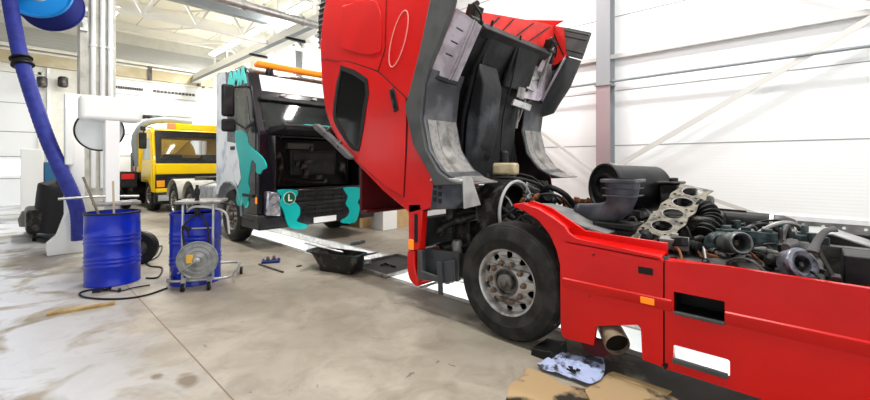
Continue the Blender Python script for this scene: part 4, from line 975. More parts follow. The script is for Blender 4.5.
# raised front flap
m = MB(); m.prism([(7.05, 2.14), (6.98, 2.04), (6.42, 2.10), (6.36, 2.16), (6.42, 2.20), (6.98, 2.18)], 3.12, 5.2, 'X'); fl = obj('front_flap', m, BLK, T2, .02)
m = MB(); m.prism([(6.50, 2.196), (6.52, 2.215), (6.72, 2.215), (6.74, 2.19)], 3.55, 4.6, 'X'); obj('teal_strip', m, TEALL, fl, .004)
for x in (3.3, 5.0): m = MB(); m.cyl((x, 6.6, 2.12), (x, 7.2, 1.85), .014, 8); obj('gas_strut', m, GREASE, fl)
# behind the opening
m = MB(); m.box(3.30, 5.0, 7.36, 7.40, 1.08, 1.98); obj('radiator', m, mat('radiator_black', (.006, .006, .007), .6), T2)
m = MB(); m.box(3.62, 4.62, 7.20, 7.30, 1.30, 1.78); m.box(3.68, 4.56, 7.18, 7.21, 1.34, 1.74); obj('condenser', m, mat('condenser_grey', (.028, .029, .03), .6, .3, noise=.4, scale=8), T2, .01)
m = MB(); m.box(3.55, 4.1, 7.16, 7.3, 1.80, 1.92); obj('fluid_tank', m, mat('smoked_tank', (.07, .07, .065), .5), T2, .02)
for i in range(10):
    random.seed(40+i); x = random.uniform(3.3, 4.9); z = random.uniform(1.15, 1.9)
    m = MB(); m.obox((x, 7.15, z), (random.uniform(.06, .2), .08, random.uniform(.05, .2))); obj('valve_box', m, GREASE, T2, .01)
for a in (((3.3, 7.3, 1.9), (3.45, 7.2, 1.6), (3.4, 7.25, 1.15)), ((4.9, 7.3, 1.85), (4.75, 7.2, 1.5), (4.95, 7.3, 1.15)), ((3.5, 7.25, 1.22), (4.1, 7.12, 1.14), (4.6, 7.3, 1.15))):
    m = MB(); m.tube(a, .03, 8, smooth=5); obj('hose', m, BLACKR, T2)
# lower front: grille, teal ends, headlamps, plate, bumper
m = MB(); m.box(3.02, 5.29, 6.93, 7.02, .42, 1.05); lf = obj('lower_front', m, TBLK, T2, .04, bseg=3)
m = MB()
for i in range(6): m.box(3.50, 4.80, 6.905, 6.93, .50+i*.085, .55+i*.085)
for x in (3.75, 4.0, 4.15, 4.4, 4.6): m.box(x-.012, x+.012, 6.90, 6.93, .48, 1.0)
gr = obj('grille', m, BLK, T2)
m = MB(); m.box(3.46, 4.84, 6.92, 6.934, .46, 1.02); obj('grille_backing', m, BLACKR, gr)
m = MB(); m.box(3.46, 4.84, 6.895, 6.93, .735, .80); obj('grille_bar', m, BLK, gr, .008)
tl = [(277, 190), (296, 190), (296, 196), (293, 200), (299, 207), (299, 215), (296, 221), (305, 224), (307, 227), (300, 229), (290, 228), (286, 223), (283, 212), (279, 203), (281, 197)]
tp = [tuple(at(u_, v_, Y=6.92)) for u_, v_ in tl]; tp = smooth2([(q[0], q[2]) for q in tp], 3)
m = MB(); m.prism(tp, 6.885, 6.93, 'Y'); obj('teal_grille_end', m, TEAL, lf, .006)
tr = [(343, 188), (360, 188), (360, 196), (357, 202), (359, 208), (356, 220), (352, 223), (342, 223), (341, 220), (346, 217), (349, 210), (345, 204), (347, 196)]
tp = [tuple(at(u_, v_, Y=6.92)) for u_, v_ in tr]; tp = smooth2([(q[0], q[2]) for q in tp], 3)
m = MB(); m.prism(tp, 6.885, 6.93, 'Y'); obj('teal_grille_end', m, TEAL, lf, .006)
m = MB(); c = at(289.5, 198, Y=6.88); m.lathe([(.115, 0), (.115, .012), (.001, .012)], (c.x, 6.885, c.z), (0, -1, 0), 32, WHITEP); m.lathe([(.105, .012), (.105, .017), (.001, .017)], (c.x, 6.885, c.z), (0, -1, 0), 32, GREEN); bd = obj('round_badge', m, None, lf)
tm = text_mb('L', .17, lambda a, b, c2: (c.x+a, 6.866-c2, c.z+b), .006, WHITEP, offset=.004); obj('badge_letter', tm, None, bd)
for s, (x0, x1) in enumerate(((3.03, 3.30), (5.01, 5.28))):
    m = MB(); m.prism([(x0, .62), (x1, .58), (x1-.02, 1.0), (x0+.03, 1.04)], 6.90, 6.95, 'Y'); h = obj('headlamp', m, HLGLASS, T2, .02)
    m = MB()
    for z in (.70, .88): m.lathe([(.055, 0), (.065, .01), (.04, .012), (.001, .004)], ((x0+x1)/2, 6.90, z), (0, -1, 0), 20)
    obj('reflector', m, ALU, h)
m = MB(); m.box(3.93, 4.42, 6.87, 6.885, .39, .50); obj('licence_plate', m, WHITEP, T2, .004)
m = MB(); m.prism([(6.93, .36), (6.90, .46), (6.95, .62), (7.66, .62), (7.70, .36)], X0-.02, X1+.02, 'X'); bp_ = obj('front_bumper', m, mat('bumper_grey', (.02, .021, .024), .4, noise=.3), T2, .03, bseg=3)
m = MB(); m.obox((X0-.022, 7.02, .88), (.02, .05, .11)); obj('side_marker_lamp', m, ORANGE, T2, .004)
for z, a in ((.52, .02), (.95, .0)):
    m = MB(); m.box(X0-.03, X0+.1, 7.15, 7.62, z-.03, z+.03); obj('cab_step', m, BLK, T2, .01)
m = MB(); m.sheet([(8.92, .55), (8.86, .9), (8.76, 1.05), (8.55, 1.15), (8.2, 1.16), (7.92, 1.07), (7.74, .86), (7.68, .55)], X0-.03, X0+.42, .02); obj('wheel_arch', m, mat('arch_silver', (.30, .32, .34), .4, .3, noise=.3), T2)
wa = tyre_wheel(X0+.0, 8.27, -1, parent=T2, R=.51); wb = tyre_wheel(X1-.0, 8.27, 1, parent=T2, R=.51)
m = MB(); m.box(3.3, 5.0, 8.2, 8.34, .44, .56); obj('front_axle', m, GREASE, T2)
for x, s in ((3.74, 1), (4.57, -1)):
    m = MB(); m.box(x if s > 0 else x-.08, x+.08 if s > 0 else x, 7.5, 13.0, .72, .99); obj('chassis_rail', m, STEELD, T2)
for y in (10.95, 12.35):
    for x, s in ((X0+.0, -1), (X1-.0, 1)): 
        for w0 in (tyre_wheel(x, y, s, parent=T2, W=.55, R=.5),): pass
    m = MB(); m.box(3.4, 4.9, y-.08, y+.08, .42, .58); obj('rear_axle', m, GREASE, T2)
    for x in (X0, X1-.5):
        arc = [(y+.60*math.cos(t), .50+.60*math.sin(t)) for t in [PI*(.06+.88*i/14) for i in range(15)]]
        m = MB(); m.sheet(arc, x-.01, x+.52, .02); mg = obj('mudguard', m, BEIGEF, T2, .006)
m = MB(); m.box(X0+.0, X0+.6, 9.2, 10.2, .55, 1.05); obj('fuel_tank', m, ALU, T2, .06, bseg=3)
m = MB(); m.box(3.4, 4.9, 11.2, 12.2, 1.0, 1.16); obj('fifth_wheel', m, GREASE, T2, .03)

# ================================================================== YELLOW TRUCK
T3 = thing('yellow_truck', 'yellow truck with black grille parked near the far door', 'truck', (4.15, 16, 0))
s3 = [(14.62, .62), (14.58, 1.12), (14.60, 1.46), (14.80, 2.48), (14.98, 2.60), (16.2, 2.62), (16.25, .9), (15.75, .9), (15.55, 1.1), (15.1, 1.1), (14.95, .85), (14.93, .62)]
m = MB(); m.prism(s3, X0+.02, X1, 'X'); cb = obj('cab_body', m, YEL, T3)
c_ = MB(); c_.box(3.12, 5.2, 14.3, 16.1, 1.58, 2.4); c2 = MB(); c2.box(2.5, 6, 14.95, 16.05, 1.62, 2.3); c3 = MB(); c3.box(3.5, 4.9, 16.0, 16.6, 1.8, 2.32)
cut(cb, [c_, c2, c3]); b_ = cb.modifiers.new('bevel', 'BEVEL'); b_.width = .05; b_.segments = 2; b_.limit_method = 'ANGLE'; b_.angle_limit = math.radians(40)
m = MB(); m.prism([(14.58, 1.50), (14.80, 2.60), (14.76, 2.60), (14.55, 1.50)], 3.04, 5.3, 'X')
fr = obj('windscreen_frame', plate_mb([(3.02, 1.46), (5.32, 1.46), (5.32, 2.54), (3.02, 2.54)], [rrect(3.14, 5.18, 1.60, 2.34, .05)], lambda a, b, c: (a, 14.585+(b-1.5)*.2-c, b), .03, BLK), None, T3)
m = MB(); m.add([(3.12, 14.61, 1.58), (5.2, 14.61, 1.58), (5.2, 14.76, 2.4), (3.12, 14.76, 2.4)], [(0, 1, 2, 3)]); obj('windscreen', m, CLEARG, T3)
m = MB(); m.obox((3.6, 15.2, 1.62), (.5, .35, .35)); m.obox((4.7, 15.2, 1.62), (.5, .35, .35)); m.box(3.2, 5.1, 14.9, 15.1, 1.5, 1.68); obj('dashboard', m, BLK, T3, .04)
m = MB(); m.box(3.0, 5.35, 14.50, 14.60, 1.17, 1.50); obj('front_panel', m, YEL, T3, .02)
m = MB(); m.box(3.0, 5.35, 14.51, 14.60, .72, 1.17); gg = obj('grille', m, BLK, T3, .01)
m = MB()
for i in range(4): m.box(3.3, 5.0, 14.505, 14.52, .78+i*.09, .80+i*.09)
obj('grille_slat', m, STEELD, gg)
m = MB(); m.box(3.0, 5.35, 14.48, 14.62, .62, .74); obj('lower_panel', m, YEL, T3, .01)
m = MB(); m.box(2.98, 5.38, 14.44, 14.75, .28, .62); obj('front_bumper', m, BLK, T3, .03)
for x in (3.18, 5.12):
    m = MB(); m.box(x-.14, x+.14, 14.40, 14.45, .36, .54); obj('headlamp', m, mat('dull_lamp', (.4, .42, .42), .25), T3, .01)
    m = MB(); m.box(x-.16, x+.05, 14.49, 14.53, .78, .98); obj('indicator_lamp', m, AMBER, T3, .01)
m = MB(); m.box(3.55, 5.2, 14.62, 14.82, 2.58, 2.77); rb_ = obj('roof_sign', m, YEL, T3, .02)
m = MB(); m.box(3.35, 3.55, 14.62, 14.82, 2.58, 2.77); obj('beacon', m, mat('beacon_orange', (.95, .3, .12), .3), rb_, .02)
m = MB(); m.box(5.2, 5.3, 14.62, 14.82, 2.58, 2.77); obj('beacon', m, AMBER, rb_, .02)
m = MB(); m.box(2.62, 2.82, 14.72, 14.80, 1.95, 2.45); mo = obj('mirror', m, BLK, T3, .03)
m = MB(); m.tube([(2.74, 14.76, 2.45), (2.8, 14.8, 2.62), (3.0, 14.85, 2.6)], .02, 8); obj('mirror_arm', m, BLK, mo)
m = MB(); m.box(2.66, 2.80, 14.72, 14.80, 2.50, 2.64); obj('mirror', m, BLK, T3, .03)
m = MB(); m.prism([(14.62, 1.35), (14.66, 1.5), (14.86, 2.4), (16.0, 2.4), (16.0, .95), (15.7, .95), (15.5, 1.18), (15.05, 1.18)], X0-.0, X0+.022, 'X')
dd_ = obj('door', plate_mb([(14.72, .7), (14.72, 1.5), (14.88, 2.42), (16.0, 2.42), (16.0, 1.0), (15.2, .98)], [[(14.86, 1.62), (15.0, 2.3), (15.9, 2.3), (15.9, 1.62)]], px(X0+.0), .03, YEL), None, T3)
m = MB(); m.box(X0+.01, X0+.02, 14.9, 15.9, 1.62, 2.30); obj('window_pane', m, mat('pale_glass', (.45, .5, .5), .1), dd_)
tyre_wheel(X0+.03, 14.98+.35, -1, parent=T3, R=.50); tyre_wheel(X1-.03, 15.33, 1, parent=T3, R=.50)
m = MB(); m.box(3.3, 5.0, 15.25, 15.4, .42, .56); obj('front_axle', m, GREASE, T3)
for x in (3.7, 4.55): m = MB(); m.box(x, x+.08, 14.9, 20.2, .7, .95); obj('chassis_rail', m, STEELD, T3)
for y in (18.2, 19.5):
    for x, s in ((X0, -1), (X1, 1)): tyre_wheel(x, y, s, parent=T3, R=.5, W=.5)
    m = MB(); m.box(3.4, 4.9, y-.08, y+.08, .42, .58); obj('rear_axle', m, GREASE, T3)
m = MB(); m.lathe([(.2, 0), (.62, .12), (.68, .3), (.68, 2.6), (.6, 2.8), (.2, 2.9)], (4.15, 16.9, 1.85), (0, 1, 0), 28); obj('yellow_tank', m, YEL, T3)
m = MB(); m.box(3.0, 5.3, 16.6, 20.2, .98, 1.15); obj('load_bed', m, BLK, T3, .01)
m = MB(); m.beam((3.5, 16.5, 1.2), (4.6, 16.5, 2.5), .08, .08); obj('tank_ladder', m, YEL, T3)
m = MB(); m.box(X0-.02, X0+.12, 16.35, 16.75, 1.2, 2.5); obj('crane_post', m, YEL, T3, .02)
m = MB(); m.tube([(2.95, 16.6, 1.4), (2.85, 16.6, 2.3), (3.1, 16.4, 2.85), (3.7, 16.2, 3.0), (4.4, 16.0, 2.9)], .11, 12, smooth=6); obj('suction_hose', m, GREYST, T3)
m = MB(); m.tube([(2.9, 17.0, 3.05), (3.3, 16.5, 3.1), (4.2, 16.3, 2.95)], .07, 10, smooth=5); obj('suction_hose', m, STEELD, T3)
m = MB(); m.box(2.94, 3.2, 16.8, 17.3, .98, 1.55); m.box(2.94, 3.2, 17.5, 17.9, .9, 1.9); obj('valve_cabinet', m, BLK, T3, .02)
m = MB(); m.box(2.90, 2.94, 16.9, 17.2, 1.25, 1.4); obj('tail_lamp', m, REDLENS, T3, .01)
# trailer rear seen left of the yellow truck
t_ = thing('trailer', 'dark low trailer with a red rear lamp standing behind the white post', 'trailer', (2.0, 17.5, 0))
m = MB(); m.box(1.75, 2.65, 15.5, 18.9, .75, 1.0); obj('trailer_frame', m, BLK, t_, .01)
m = MB(); m.box(1.80, 2.5, 15.6, 16.6, 1.0, 1.25); m.beam((1.8, 15.6, 1.2), (1.8, 15.6, 1.9), .07, .07); m.beam((2.2, 15.6, 1.2), (2.2, 15.6, 1.9), .07, .07); m.beam((1.8, 15.6, 1.85), (2.2, 15.6, 1.3), .05, .05); obj('support_rack', m, STEELD, t_)
m = MB(); m.box(1.70, 2.7, 15.42, 15.5, .78, 1.25); tb = obj('tail_board', m, BLK, t_, .01)
m = MB(); m.box(2.3, 2.62, 15.38, 15.42, 1.02, 1.18); obj('tail_lamp', m, REDLENS, tb, .006)
for x, s in ((1.72, -1), (2.70, 1)):
    for y in (16.5,): tyre_wheel(x, y, s, parent=t_, R=.4, W=.25)

# ================================================================== DRUMS AND PUMP TROLLEY
def drum(x, y, label, rot=0):
    t = thing('steel_drum', label, 'drum', (x, y, 0), 'blue steel drums')
    R_ = .29; H = .90
    pr = [(R_-.012, .0), (R_+.004, .002), (R_+.004, .02), (R_, .028)]
    for z in (.25, .30, .35, .53, .58, .63): pr += [(R_, z-.018), (R_+.010, z), (R_, z+.018)]
    pr += [(R_, H-.03), (R_+.006, H-.02), (R_+.006, H), (R_-.006, H), (R_-.006, H-.02), (R_-.008, .02), (.001, .02)]
    m = MB(); m.lathe(pr, (x, y, 0), (0, 0, 1), 48); obj('drum_body', m, BLUED, t)
    return t
c1 = at(113, 287, Z=0); d_ = Vector((c1.x, c1.y, 0)).normalized()*.29; D1 = (c1.x+d_.x, c1.y+d_.y)
dr1 = drum(D1[0], D1[1], 'open blue steel drum with sticks standing in it')
m = MB(); m.lathe([(.294, .885), (.30, .89), (.30, .91), (.285, .912), (.28, .90)], (D1[0], D1[1], 0), (0, 0, 1), 48, close=True); obj('drum_rim', m, BLACKR, dr1)
m = MB(); m.lathe([(.27, .55), (.001, .55)], (D1[0], D1[1], 0), (0, 0, 1), 32); obj('drum_contents', m, OILB, dr1)
m = MB(); m.beam(at(83, 177, Y=D1[1]-.05)+Vector((0, 0, 0)), (D1[0]-.05, D1[1]-.02, .57), .05, .018); tag(obj('board', m, mat('old_board', (.22, .20, .15), .8, noise=.3)), 'grey-brown board leaning out of the open blue drum', 'board')
m = MB(); m.beam(at(113, 181, Y=D1[1]), (D1[0]+.02, D1[1]+.02, .57), .022, .012); tag(obj('stick', m, mat('beige_stick', (.5, .42, .3), .8)), 'thin beige stick standing upright in the open blue drum', 'stick')
b0 = (at(183, 291, Z=0)+at(210, 289, Z=0))/2; fx = Vector((.955, -.297, 0)); D2 = (b0.x-fx.y*.46-fx.x*.02, b0.y+fx.x*.46-fx.y*.02)
dr2 = drum(D2[0], D2[1], 'closed blue steel drum carried on the pump trolley')
for o in ALLOBJ():
    if o == dr2: o.location.z += .0
m = MB(); m.lathe([(.28, .87), (.001, .87)], (D2[0], D2[1], 0), (0, 0, 1), 32); obj('drum_lid', m, BLUED, dr2)
PT = thing('pump_trolley', 'chrome tube trolley with hose reel and grease pump holding the blue drum', 'trolley', (1.6, 5.6, 0))
fx = Vector((.86, -.50, 0)).normalized()  # along the trolley front, left to right in the picture
c1 = at(183, 291, Z=0); c2 = at(210, 289, Z=0)
L0 = at(168, 288, Z=0); 
base = (c1+c2)/2; bk = Vector((-fx.y, fx.x, 0))
if bk.y < 0: bk = -bk
def tp_(a, b, z): q = base+fx*a+bk*b; return (q.x, q.y, z)
m = MB()
m.tube([tp_(-.30, .10, .10), tp_(-.36, .35, .10), tp_(-.37, .6, .12), tp_(-.27, .82, .12), tp_(.27, .82, .12), tp_(.36, .6, .12), tp_(.35, .35, .10), tp_(.30, .10, .10)], .016, 10, smooth=5, closed=True)
PT_f = obj('base_frame', m, GALV, PT)
for a in (-.16, .17):
    m = MB(); m.tube([tp_(a, .03, .10), tp_(a, .03, .55), tp_(a, .05, .98), tp_(a, .08, 1.06)], .015, 10, smooth=4); obj('upright', m, GALV, PT)
m = MB(); m.tube([tp_(-.16, .03, .14), tp_(.17, .03, .14)], .013, 8); obj('cross_tube', m, GALV, PT); m = MB(); m.tube([tp_(-.16, .04, .74), tp_(.17, .04, .74)], .010, 8); m.box(0, 0, 0, 0, 0, 0) if False else None; obj('cross_tube', m, GALV, PT)
m = MB(); ctr = tp_(0, .24, 1.055)
ang = math.atan2(fx.y, fx.x)
m.obox(ctr, (.52, .42, .035), (0, 0, ang)); obj('tray', m, ALUD, PT, .012)
m = MB(); m.tube([tp_(.24, .06, 1.04), tp_(.34, .02, 1.03), tp_(.42, .08, .99)], .012, 8, smooth=4); obj('push_handle', m, GREASE, PT)
m = MB(); m.tube([tp_(-.24, .06, 1.04), tp_(-.33, .02, 1.02)], .012, 8); obj('push_handle', m, GREASE, PT)
for a in (-.14, .14):
    m = MB(); q = Vector(tp_(a, -.03, .05)); m.lathe([(.03, -.018), (.05, -.016), (.05, .016), (.03, .018)], q, tuple(fx), 20, close=False); w0 = obj('caster', m, BLACKR, PT)
    m = MB(); m.cyl(q+Vector((0, 0, 0))-fx*.025, q+fx*.025, .012, 8); m.beam(q+Vector((0, 0, .0)), q+Vector((0, 0, .09))+bk*.05, .05, .02); obj('caster_fork', m, GALV, w0)
for s in (-1, 1):
    m = MB(); q = Vector(tp_(s*.39, .62, .05)); m.lathe([(.02, -.015), (.05, -.013), (.05, .013), (.02, .015)], q, tuple(fx), 20); obj('caster', m, BLACKR, PT)
# hose reel disc on the front
m = MB(); q = Vector(tp_(.03, -.07, .38)); ax = -bk
m.lathe([(.05, .03), (.06, .02), (.10, .012), (.11, .018), (.15, .012), (.16, .018), (.205, .012), (.215, .024), (.225, .02), (.222, -.01), (.001, -.01)], q, tuple(ax), 48); rl = obj('hose_reel', m, REELG, PT)
m = MB(); m.tube([q+bk*.02+(fx*math.cos(t)+Vector((0, 0, 1))*math.sin(t))*.19 for t in [2*PI*i/32 for i in range(32)]], .018, 8, closed=True); obj('wound_hose', m, BLACKR, rl)
m = MB(); m.obox(q+ax*.02-fx*.08+Vector((0, 0, .02)), (.07, .01, .10), (0, 0, ang)); obj('warning_label', m, mat('label_orange', (.75, .42, .05), .5), rl)
m = MB(); m.lathe([(.035, 0), (.035, .03), (.02, .04), (.001, .04)], q+ax*.012, tuple(ax), 16); m.tube([q+ax*.05, q+ax*.06-fx*.15+Vector((0, 0, -.10)), q+ax*.03-fx*.20+Vector((0, 0, -.14))], .009, 8); obj('reel_hub', m, ALU, rl)
m = MB(); q = Vector(tp_(-.03, .14, 1.075)); m.lathe([(.03, -.2), (.03, 0), (.022, .02), (.022, .06), (.032, .07), (.032, .13), (.018, .15), (.018, .19), (.001, .19)], q, (0, 0, 1), 16); pm = obj('grease_pump', m, BLACKR, PT)
m = MB(); m.tube([q+Vector((0, 0, .16)), q+fx*.12+Vector((0, 0, .20)), q+fx*.22+Vector((0, 0, .235))], .008, 8); obj('pump_lever', m, GALV, pm)
for pts, r, mt in (([tp_(-.02, .1, .92), tp_(-.08, .02, .86), tp_(-.14, -.02, .75), tp_(-.12, -.04, .55)], .012, BLACKR), ([tp_(.02, .1, .92), tp_(.09, .0, .84), tp_(.14, -.03, .70), tp_(.12, -.04, .5)], .012, BLACKR), ([tp_(-.18, .3, .92), tp_(-.05, .1, 1.0), tp_(.14, .1, .98), tp_(.26, .3, .88), tp_(.28, .4, .6)], .014, mat('white_hose', (.7, .72, .68), .5))):
    m = MB(); m.tube(pts, r, 8, smooth=6); obj('hose', m, mt, PT)
m = MB(); q = Vector(tp_(-.10, -.03, .76)); m.obox(q, (.10, .04, .04), (0, .5, ang)); m.cyl(q, q+Vector((0, 0, -.12))+fx*.03, .012, 8); obj('spray_gun', m, BLACKR, PT, .006)
m = MB(); q = Vector(tp_(-.34, .2, .1)); m.obox(q, (.05, .12, .06), (0, 0, ang)); m.cyl(q, q+Vector((0, 0, .1)), .014, 8); obj('clamp', m, GALV, PT, .006)
# cable on the floor
cp = [at(u_, v_, Z=.012) for u_, v_ in ((167, 288), (150, 294), (130, 298), (105, 299), (84, 297), (80, 293), (90, 290), (104, 289))]
m = MB(); m.tube(cp, .011, 8, smooth=8); tag(obj('cable', m, BLACKR), 'black cable looping on the floor in front of the open blue drum', 'cable')
cp = [at(u_, v_, Z=.012) for u_, v_ in ((140, 253), (152, 250), (162, 246), (158, 256), (147, 262), (150, 266), (162, 268), (158, 277), (146, 278))]
m = MB(); m.tube(cp, .011, 8, smooth=8); tag(obj('cable', m, BLACKR), 'dark cable winding on the floor behind the two blue drums', 'cable')
cp = [at(u_, v_, Z=.016) for u_, v_ in ((97, 292), (108, 290), (120, 291), (132, 288), (150, 285))]
m = MB(); m.tube(cp, .009, 8, smooth=6)
for i, p_ in enumerate(cp[:3]): m.obox(p_+Vector((0, .03, .006)), (.08, .03, .025), (0, 0, i*.7))
tag(obj('air_line', m, BLACKR), 'short black air line with fittings at the foot of the open blue drum', 'hose')
a, b = at(47, 314, Z=.014), at(115, 303, Z=.014)
m = MB(); m.beam(a, b, .06, .028); tag(obj('wooden_lath', m, WOOD, bevel=.004), 'pale wooden lath lying on the floor in front of the blue drums', 'lath')
# tyre behind the drum
sw = at(139, 247.5, Z=.25); t_ = thing('spare_wheel', 'small black wheel standing behind the open blue drum', 'wheel', (sw.x, sw.y, 0))
m = MB(); m.lathe([(.12, -.06), (.22, -.07), (.25, -.05), (.25, .05), (.22, .07), (.12, .06)], (sw.x, sw.y, .25), (-.45, -.9, 0), 36, close=True); obj('tyre', m, BLACKR, t_)
m = MB(); m.lathe([(.12, -.05), (.12, .03), (.001, .03)], (sw.x, sw.y, .25), (-.45, -.9, 0), 28); obj('rim', m, STEELD, t_)

# ================================================================== LIFT POSTS, REEL, HOSE, SCRUBBER
def lift(x, y, w, h, lab, arm=True):
    t = thing('column_lift', lab, 'lift', (x, y, 0), 'white column lifts')
    m = MB(); m.box(x-w/2, x+w/2, y-.12, y+.12, .1, h); obj('post', m, WHITEM, t, .01)
    m = MB(); m.prism([(x-w/2-.22, 0), (x+w/2+.1, 0), (x+w/2+.1, .06), (x+w/2, .12), (x+w/2, .7), (x-w/2+.02, .7), (x-w/2-.10, .30), (x-w/2-.22, .18)], y-.16, y+.16, 'Y'); obj('foot', m, WHITEM, t, .008)
    return t
l2 = lift(.74, 9.32, .25, 2.72, 'white lift post with angled foot, left of the two beside the column')
m = MB(); m.box(.60, .72, 9.02, 9.2, 1.5, 2.45); obj('control_box', m, WHITEM, l2, .02)
l1 = lift(1.03, 7.7, .17, 2.45, 'white lift post with a round guard behind the open blue drum')
m = MB(); m.box(.66, 1.40, 7.55, 7.86, 2.16, 2.52); obj('head_box', m, WHITEM, l1, .06, bseg=3)
cc = Vector((.95, 8.0, 2.03))
m = MB(); m.lathe([(.0005, -.02), (.12, -.02), (.125, .02), (.28, .02), (.29, 0), (.30, .03), (.30, .08), (.0005, .08)], cc, (-.35, -.9, .0), 48); gd = obj('round_guard', m, WHITEM, l1)
m = MB(); m.tube([cc+Vector((-.0315, -.081, 0))+(Vector((.9, -.35, 0)).normalized()*math.cos(t)+Vector((0, 0, 1))*math.sin(t))*.303 for t in [2*PI*i/48 for i in range(48)]], .012, 8, closed=True); obj('guard_rim', m, BLACKR, gd)
m = MB(); m.lathe([(.14, .03), (.15, .035), (.16, .03)], cc-Vector((-.35, -.9, 0))*0, (-.35, -.9, 0), 32, close=True); obj('guard_ring', m, GALV, gd)
m = MB(); m.tube([at(58, 199, Y=7.6), at(96, 196.5, Y=7.6), at(139, 196, Y=7.6)], .018, 8); obj('lift_arm', m, GALV, l1)
m = MB(); q = at(113, 203, Y=7.55); m.box(q.x-.22, q.x+.32, 7.4, 7.75, q.z-.03, q.z+.02); obj('lift_plate', m, ALUD, l1, .01)
# hose reel high on the column
RLt = thing('hose_reel', 'big bright blue hose reel mounted high on the concrete column', 'reel', (.42, 10.2, 4.4))
rc = at(40, -7, Y=10.2); ax = Vector((-.38, -.90, .14)).normalized()
m = MB(); m.lathe([(.16, .10), (.17, .06), (.44, .05), (.49, .09), (.50, .04), (.49, .02), (.16, .02)], rc, tuple(ax), 56, close=True); obj('reel_flange', m, BLUER, RLt)
m = MB(); m.lathe([(.10, .30), (.13, .10), (.19, .06), (.19, 0)], rc, tuple(ax), 28); obj('reel_hub', m, GALV, RLt)
m = MB()
pts = [(.30, .0)]
for i in range(12): h_ = -.02-i*.035; pts += [(.455, h_), (.495, h_-.017)]
pts += [(.30, -.46)]
m.lathe(pts, rc, tuple(ax), 56, close=True); obj('wound_hose', m, mat('hose_deep_blue', (.008, .015, .16), .6), RLt)
m = MB(); m.lathe([(.16, -.47), (.50, -.47), (.50, -.50), (.16, -.50)], rc, tuple(ax), 48, close=True); obj('reel_back', m, MATS['hose_deep_blue'], RLt)
m = MB(); m.beam(rc+ax*.12, Vector((1.0, 10.98, rc.z-.25)), .05, .09); m.beam(rc-ax*.5, Vector((1.05, 10.98, rc.z+.0)), .12, .12); m.obox((1.02, 10.97, rc.z-.1), (.12, .05, .5)); obj('wall_bracket', m, GALV, RLt)
m = MB(); q = rc+ax*.06+Vector((.40, -.10, .02)); m.obox(q, (.10, .02, .16), (0, 0, 0)); obj('reel_label', m, BLK, RLt)
hp = [at(u_, v_, Y=y_) for u_, v_, y_ in ((6, -22, 10.1), (11, 8, 10.0), (17, 40, 9.85), (22, 62, 9.7), (33, 98, 9.5), (47, 138, 9.3), (60, 168, 9.1), (72, 194, 9.0), (78, 214, 8.98), (79, 240, 8.98))]
HS = thing('exhaust_hose', 'thick blue ribbed exhaust hose hanging from the reel down behind the drum', 'hose', tuple(hp[-1]))
sp_ = spline(hp, 16); n = len(sp_)
m = MB(); m.tube(sp_, [.102+.004*(i % 2) for i in range(n)], 20); obj('hose_tube', m, HOSEB, HS)
cl = hp[3]; dd = (hp[4]-hp[2]).normalized()
m = MB(); m.lathe([(.10, -.07), (.15, -.07), (.15, -.05), (.115, -.04), (.135, .0), (.115, .035), (.15, .045), (.15, .065), (.10, .07)], cl, tuple(dd), 28, close=True); obj('hose_collar', m, BLACKR, HS)
# covered floor scrubber
FS = thing('floor_scrubber', 'dark floor scrubber half covered with a black cloth near the far door', 'machine', (.5, 11.4, 0))
m = MB(); m.box(.18, .85, 10.9, 12.1, .16, .62); obj('scrubber_body', m, GREASE, FS, .06)
m = MB(); m.tube([at(28, 229, Z=.06), at(33, 236, Z=.05), at(45, 240, Z=.05), at(58, 240, Z=.05)], .05, 8, smooth=5, flat=.6); obj('squeegee', m, BLACKR, FS)
m = MB(); q = at(35, 216, Y=12.2); m.lathe([(.24, -.2), (.26, -.05), (.20, .12), (.001, .16)], q, (0, 0, 1), 20); obj('brush_cover', m, mat('olive_grey', (.16, .16, .13), .6), FS)
for (x, y) in ((.3, 11.1), (.75, 11.1), (.3, 11.9), (.75, 11.9)):
    m = MB(); m.lathe([(.06, -.03), (.09, -.03), (.09, .03), (.06, .03)], (x, y, .09), (1, 0, 0), 16); obj('caster', m, BLACKR, FS)
N_ = 22; vs = []; fs = []
for j in range(12):
    for i in range(N_*2):
        t = 2*PI*i/(N_*2); z = 1.14-(j/11)**1.2*.98
        r = .06 if j == 0 else 1
        ex_ = (.26+.07*j/11)*r*(1+.07*math.sin(7*t+j*.25)*(j/11)); ey = (.55+.12*j/11)*r*(1+.06*math.sin(9*t)*(j/11))
        f = 1/max(abs(math.cos(t)), abs(math.sin(t)))**.6
        vs.append((.62+ex_*math.cos(t)*f, 11.45+ey*math.sin(t)*f, z-.05*math.sin(3*t)*(1 if j < 3 else .3)))
for j in range(11):
    for i in range(N_*2): fs.append((j*N_*2+i, j*N_*2+(i+1) % (N_*2), (j+1)*N_*2+(i+1) % (N_*2), (j+1)*N_*2+i))
fs.append(tuple(range(N_*2-1, -1, -1)))
m = MB(); m.add(vs, fs); tag(obj('black_cloth', m, CLOTH, sharp=80), 'black cloth draped over the floor scrubber', 'cloth')
m = MB(); q = at(54, 190, Y=15.5); m.box(q.x-.2, q.x+.6, 15.3, 15.9, 0, 1.55); m.box(q.x-.2, q.x+.6, 15.28, 15.3, 0, .1); o = obj('blue_cabinet', m, mat('cabinet_blue', (.03, .14, .28), .5), bevel=.01); tag(o, 'blue cabinet behind the covered scrubber by the doors', 'cabinet')
m = MB(); m.box(q.x-.65, q.x-.22, 15.3, 15.9, 0, 1.9); o = obj('white_cabinet', m, WHITEM, bevel=.01); tag(o, 'white cabinet left of the blue cabinet by the doors', 'cabinet')
